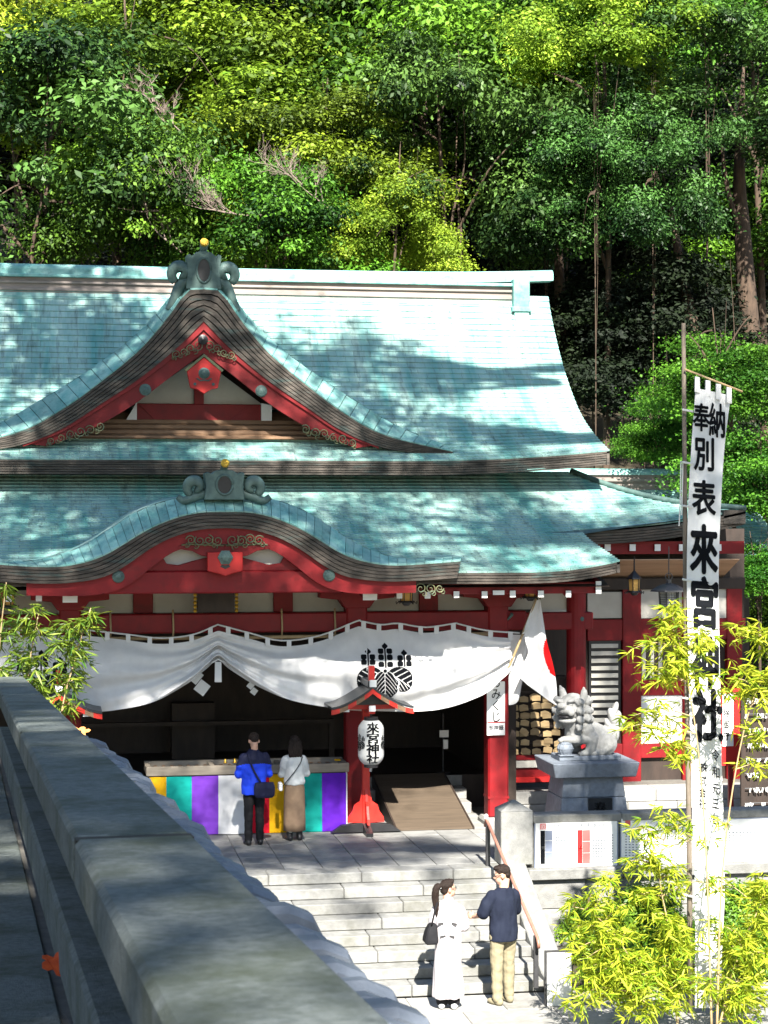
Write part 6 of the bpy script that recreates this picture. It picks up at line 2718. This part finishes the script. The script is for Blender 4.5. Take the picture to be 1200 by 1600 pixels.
# trees around the court, outside the picture, that throw the dappled shade
def shade(kind, c, scale, trunk, label):
    K = ARCH[kind]
    c = Vector(c)
    t = thing('broadleaf_tree', label, 'tree', trunk, 'tall trees around the court')
    M_ = Matrix.Translation(c) @ Matrix.Rotation(rng.uniform(0, 6), 4, 'Z') @ Matrix.Scale(scale, 4)
    link('crown', K.mesh, t, m=M_)
    a = Vector(trunk)
    mb = MB()
    top = Vector((a.x, a.y, c.z - 2.5))
    mb.tube(spline([a, a.lerp(top, .5) + Vector((.3, .2, 0)), top, top.lerp(c, .5) + Vector((0, 0, .8)), c], 24), [.5 * (1 - .8 * k / 24) for k in range(25)], 9)
    for i in range(0, len(K.cents), 4):
        e = M_ @ Vector(K.cents[i])
        mb.tube([c.lerp(top, .3), c.lerp(e, .5) + Vector((0, 0, .3)), e], [.12, .07, .02], 5)
    mb.build('trunk', BARK, t, smooth=True)


shade('sparse', (-1.7, 21.6, 21), 1.15, (-11, 22, 0), 'tall tree west of the court with a limb over the hall roof')
shade('sparse', (2.0, 19.8, 20.5), .95, (-10, 19, 0), 'tall tree west of the court reaching toward the gable')
shade('sparse', (5.6, 21.6, 21), .42, (17, 24, 0), 'tall tree east of the court with a short limb over the roof')
shade('sparse', (7.0, 18.6, 20.7), .34, (17, 20, GZ), 'tall tree east of the court with a thin limb over the eave')
shade('sparse', (0.4, 14.4, 20), .95, (-9, 15, GZ), 'tall tree beside the path shading the curved gable')
shade('sparse', (6.4, 14.9, 19.8), .75, (17, 17, GZ), 'tall tree east of the stairs shading the porch eave')
shade('sparse', (2.2, 12.6, 19.4), .62, (-9, 12, GZ), 'tall tree beside the path with a limb toward the porch')
shade('sparse', (10.1, 14.1, 19.5), .62, (19, 15, GZ), 'tall tree east of the stairs shading the wing')
shade('sparse', (1.2, 8.2, 19), .66, (-8, 8, 1), 'tall tree over the path shading the terrace')
shade('sparse', (4.4, 8.0, 19), .30, (18, 8, GZ), 'tall tree with a thin limb over the middle of the terrace')
shade('sparse', (7.8, 6.6, 20.5), .42, (18, 6, GZ), 'tall tree east of the court shading the banner')
shade('dark', (-.2, -15.0, 20), 1.65, (-8, -15, 3), 'dense tree behind the path shading the parapet')
shade('dark', (-2.2, -7.6, 20), 1.45, (-9, -7, 3), 'dense tree beside the path')


# ---------------------------------------------------------------- bamboo
def lance(L, W):
    """A lance-shaped leaf, six corners, tip drooping, lying along +X."""
    return [Vector((0, 0, 0)), Vector((L * .28, W * .5, L * .02)), Vector((L * .62, W * .38, -L * .03)), Vector((L, 0, -L * .16)), Vector((L * .62, -W * .38, -L * .03)), Vector((L * .28, -W * .5, L * .02))]


def bamboo(label, base, culms, tips, m, L, per, seed, keep=140, name='bamboo', spread=1.0):
    r = random.Random(seed)
    t = thing(name, label, 'bamboo', base)
    org = Vector(base)
    for cu in culms:
        mb = MB()
        P = even(spline([Vector(p) for p in cu], 20), 24)
        mb.tube(P, [.016 * (1 - .6 * k / 24) for k in range(25)], 7)
        mb.build('culm', BAMBOO, t, smooth=True)
    allp = [p for cu in culms for p in even(spline([Vector(q) for q in cu], 20), 24)]
    ms = []
    for tip, size in tips:
        tip = Vector(tip)
        a = min(allp, key=lambda p: (p - tip).length + max(0, p.z - tip.z) * 1.5)
        mid = a.lerp(tip, .55) + Vector((0, 0, .12 * (tip - a).length))
        br = spline([a, mid, tip], 12)
        mb = MB()
        mb.tube(br, [.008 * (1 - .6 * k / 12) for k in range(13)], 5)
        mb.build('twig', BAMBOO, t, smooth=True)
        nf = max(3, int(per * size))
        for f in range(nf):
            q = br[r.randint(4, 12)] + Vector((r.gauss(0, .10), r.gauss(0, .12), r.gauss(0, .09))) * size * spread
            az0 = r.uniform(0, 6.28)
            for k in range(r.randint(4, 7)):
                az = az0 + r.uniform(-1.1, 1.1)
                el = r.uniform(-.9, .45)
                l = L * r.uniform(.65, 1.2)
                M_ = Matrix.Translation(q) @ Matrix.Rotation(az, 4, 'Z') @ Matrix.Rotation(-el, 4, 'Y') @ Matrix.Rotation(r.uniform(-1.2, 1.2), 4, 'X') @ Matrix.Scale(l, 4)
                ms.append((M_, min(1, max(0, r.gauss(.55, .3)))))
    lm = []
    for tone in (.15, .5, .9):
        V = np.array([tuple(p) for p in lance(1, .115)])
        lm.append(quads_mesh('leaf', V, m, [tone], 6))
    r.shuffle(ms)
    for M_, tone in ms[:keep]:
        link('leaf', lm[0 if tone < .35 else 1 if tone < .65 else 2], t, m=M_)
    V, T = [], []
    pl = lance(1, .115)
    for M_, tone in ms[keep:]:
        V += [tuple((M_ @ p) - org) for p in pl]
        T.append(tone)
    if V:
        o = link('foliage', quads_mesh('foliage', np.array(V), m, T, 6), t)
        o['kind'] = 'stuff'


def P(px, py, Y):
    return at(px, py, Y)


YB = 22.6
tips = [(P(x, y, YB + dy), s) for x, y, dy, s in (
    (1062, 950, 0, .8), (1030, 985, .1, .8), (1085, 985, -.2, .9), (985, 1015, 0, .6), (1010, 1050, .1, .8), (1060, 1040, -.1, 1.0), (1050, 1010, 0, .9), (1090, 1060, .2, .8), (1120, 1010, 0, .8),
    (1150, 985, 0, .9), (1190, 1000, .1, .9), (1180, 1050, -.1, 1), (1150, 1060, 0, .9), (1200, 1090, 0, 1), (1130, 1080, .1, .6), (1025, 1065, 0, .6),
    (990, 1118, 0, .7), (970, 1140, .1, .6), (1015, 1150, 0, .8), (1040, 1170, .1, .6), (1060, 1185, 0, .5), (1190, 1150, 0, .8), (1195, 1200, .1, .7))]
bamboo('yellow green bamboo in front of the tall banner, upper sprays', P(1110, 1600, YB),
       [[P(1112, 1610, YB), P(1104, 1350, YB), P(1092, 1180, YB), P(1070, 1040, YB), P(1050, 960, YB)],
        [P(1120, 1610, YB), P(1130, 1350, YB), P(1165, 1130, YB), P(1215, 1010, YB)]], tips, L_BAMBOO, .19, 26, 21, 150)
tips = [(P(x, y, YB + dy), s) for x, y, dy, s in (
    (1040, 1275, 0, .8), (1070, 1290, .1, .7), (1010, 1310, 0, .7), (985, 1345, .1, .8), (1030, 1340, 0, .5), (1060, 1360, 0, .5), (1145, 1290, 0, .3), (1130, 1320, 0, .4), (1110, 1380, .1, .4),
    (960, 1375, 0, .7), (925, 1395, 0, .6), (900, 1410, 0, .6), (940, 1420, 0, .5), (990, 1400, .1, .6), (1020, 1430, 0, .6), (1050, 1440, 0, .6),
    (905, 1480, 0, 1), (950, 1470, .1, .8), (900, 1520, 0, 1), (945, 1510, 0, 1), (990, 1500, .1, 1), (1035, 1510, 0, 1), (1075, 1520, 0, 1), (930, 1540, 0, 1), (980, 1530, 0, .9), (1120, 1530, 0, 1), (1160, 1510, .1, 1), (1195, 1490, 0, 1),
    (1155, 1470, 0, .8), (1190, 1440, .1, .8), (1170, 1550, 0, 1), (1060, 1480, 0, .8))]
_r = random.Random(77)
tips += [(P(_r.uniform(885, 1205), _r.uniform(1440, 1565), YB + _r.uniform(-.2, .4)), _r.uniform(.7, 1)) for _ in range(34)]
tips += [(P(_r.uniform(1100, 1215), _r.uniform(1370, 1580), YB + _r.uniform(-.1, .5)), _r.uniform(.6, 1)) for _ in range(16)]
tips += [(P(_r.uniform(890, 1210), _r.uniform(1540, 1590), YB + _r.uniform(-.3, .2)), _r.uniform(.5, .8)) for _ in range(10)]
tips += [(P(_r.uniform(950, 1070), _r.uniform(1270, 1420), YB + _r.uniform(-.1, .3)), _r.uniform(.4, .8)) for _ in range(8)]
bamboo('low yellow bamboo thicket spilling over the foot of the banner', P(1040, 1620, YB + .1),
       [[P(1060, 1620, YB + .1), P(1050, 1480, YB + .1), P(1030, 1360, YB + .1), P(1050, 1270, YB + .1)],
        [P(1020, 1620, YB + .1), P(985, 1500, YB + .1), P(930, 1430, YB + .1), P(885, 1415, YB + .1)],
        [P(1120, 1620, YB + .1), P(1150, 1500, YB + .1), P(1190, 1410, YB + .1)]], tips, L_BAMBOO, .18, 22, 22, 150)
YL = 21.5
tips = [(P(x, y, YL + dy), s) for x, y, dy, s in (
    (40, 960, 0, .8), (10, 985, .2, 1), (60, 985, 0, .8), (100, 985, .1, .7), (130, 975, 0, .6), (145, 960, 0, .4), (85, 1010, 0, .9), (30, 1020, .1, 1), (110, 1030, .1, .8), (5, 1050, 0, 1), (60, 1050, 0, 1), (95, 1070, 0, .9), (120, 1060, .1, .6),
    (70, 1095, 0, .8), (15, 1080, 0, .9), (105, 1100, 0, .6), (40, 1090, 0, .8), (8, 920, 0, .4), (125, 1000, 0, .6))]
bamboo('green bamboo with yellow tips behind the far end of the parapet', P(40, 1400, YL),
       [[P(30, 1450, YL), P(40, 1200, YL), P(45, 1050, YL), P(60, 960, YL)], [P(60, 1450, YL), P(90, 1150, YL), P(120, 1020, YL), P(142, 950, YL)], [P(-20, 1450, YL), P(-10, 1150, YL), P(0, 1000, YL), P(10, 910, YL)]],
       tips, L_BAMBOO2, .18, 24, 23, 150)


# ---------------------------------------------------------------- clipped shrubs on the bank under the notice boards
def shrub(px, py, Y, rx, rz, n, label, seed, m=L_BUSH, L=.055):
    rg = np.random.default_rng(seed)
    c = at(px, py, Y)
    t = thing('shrub', label, 'shrub', (c.x, c.y, GZ), 'shrubs on the bank below the notice boards')
    V, T = [], []
    for k in range(n):
        d = rg.normal(size=3)
        d /= np.linalg.norm(d)
        d[2] = abs(d[2]) * 1.2 - .25
        p = np.array(c) + d * np.array([rx, rx * .7, rz]) * rg.uniform(.55, 1.0)
        q = unit(rg.normal(size=(70, 3)))
        pos = p + q * rg.random((70, 1)) ** .5 * .16
        N = unit(q * .7 + d * .6 + np.array([0, -.2, .6]) + .4 * rg.normal(size=(70, 3)))
        V.append(leaf_quads(pos, N, L, L * .45, rg))
        T.append(np.clip(.5 * rg.random() + .5 * rg.random(70), 0, 1))
    o = link('foliage', quads_mesh('foliage', np.concatenate(V) - np.array(t.location), m, np.concatenate(T)), t)
    o['kind'] = 'stuff'
    mb = MB()
    for k in range(6):
        a = rg.uniform(0, 6.28)
        mb.tube([Vector((c.x, c.y, GZ)), Vector((c.x + rx * .5 * math.cos(a), c.y + rx * .4 * math.sin(a), c.z + rz * .4))], [.02, .006], 5)
    o = mb.build('stems', BARK, t)
    o['kind'] = 'stuff'


shrub(930, 1455, 26.2, .55, .45, 110, 'bright green shrub beside the cheek wall of the stairs', 31)
shrub(1010, 1440, 26.5, .60, .60, 130, 'deep green shrub under the second notice board', 32)
shrub(1060, 1480, 25.6, .50, .45, 90, 'green shrub right behind the banner foot', 33)
shrub(1150, 1440, 26.3, .60, .55, 120, 'yellow green shrub between the banner and the frame edge', 34)
shrub(1200, 1500, 25.4, .60, .55, 110, 'low yellow green shrub at the lower right edge', 35)
shrub(980, 1520, 25.0, .60, .40, 110, 'low shrub under the yellow bamboo thicket', 36)

fallen_leaf(88, 1520, rp(3.6, -.3, -.765).z, .062, LEAFRED, 'red orange fallen leaf on the path beside the parapet', 1)
fallen_leaf(126, 1153, rp(12, .5, -.895).z, .10, LEAFTAN, 'pale orange fallen leaf on the rubble ledge', 2)

bpy.data.scenes.remove(WORK)
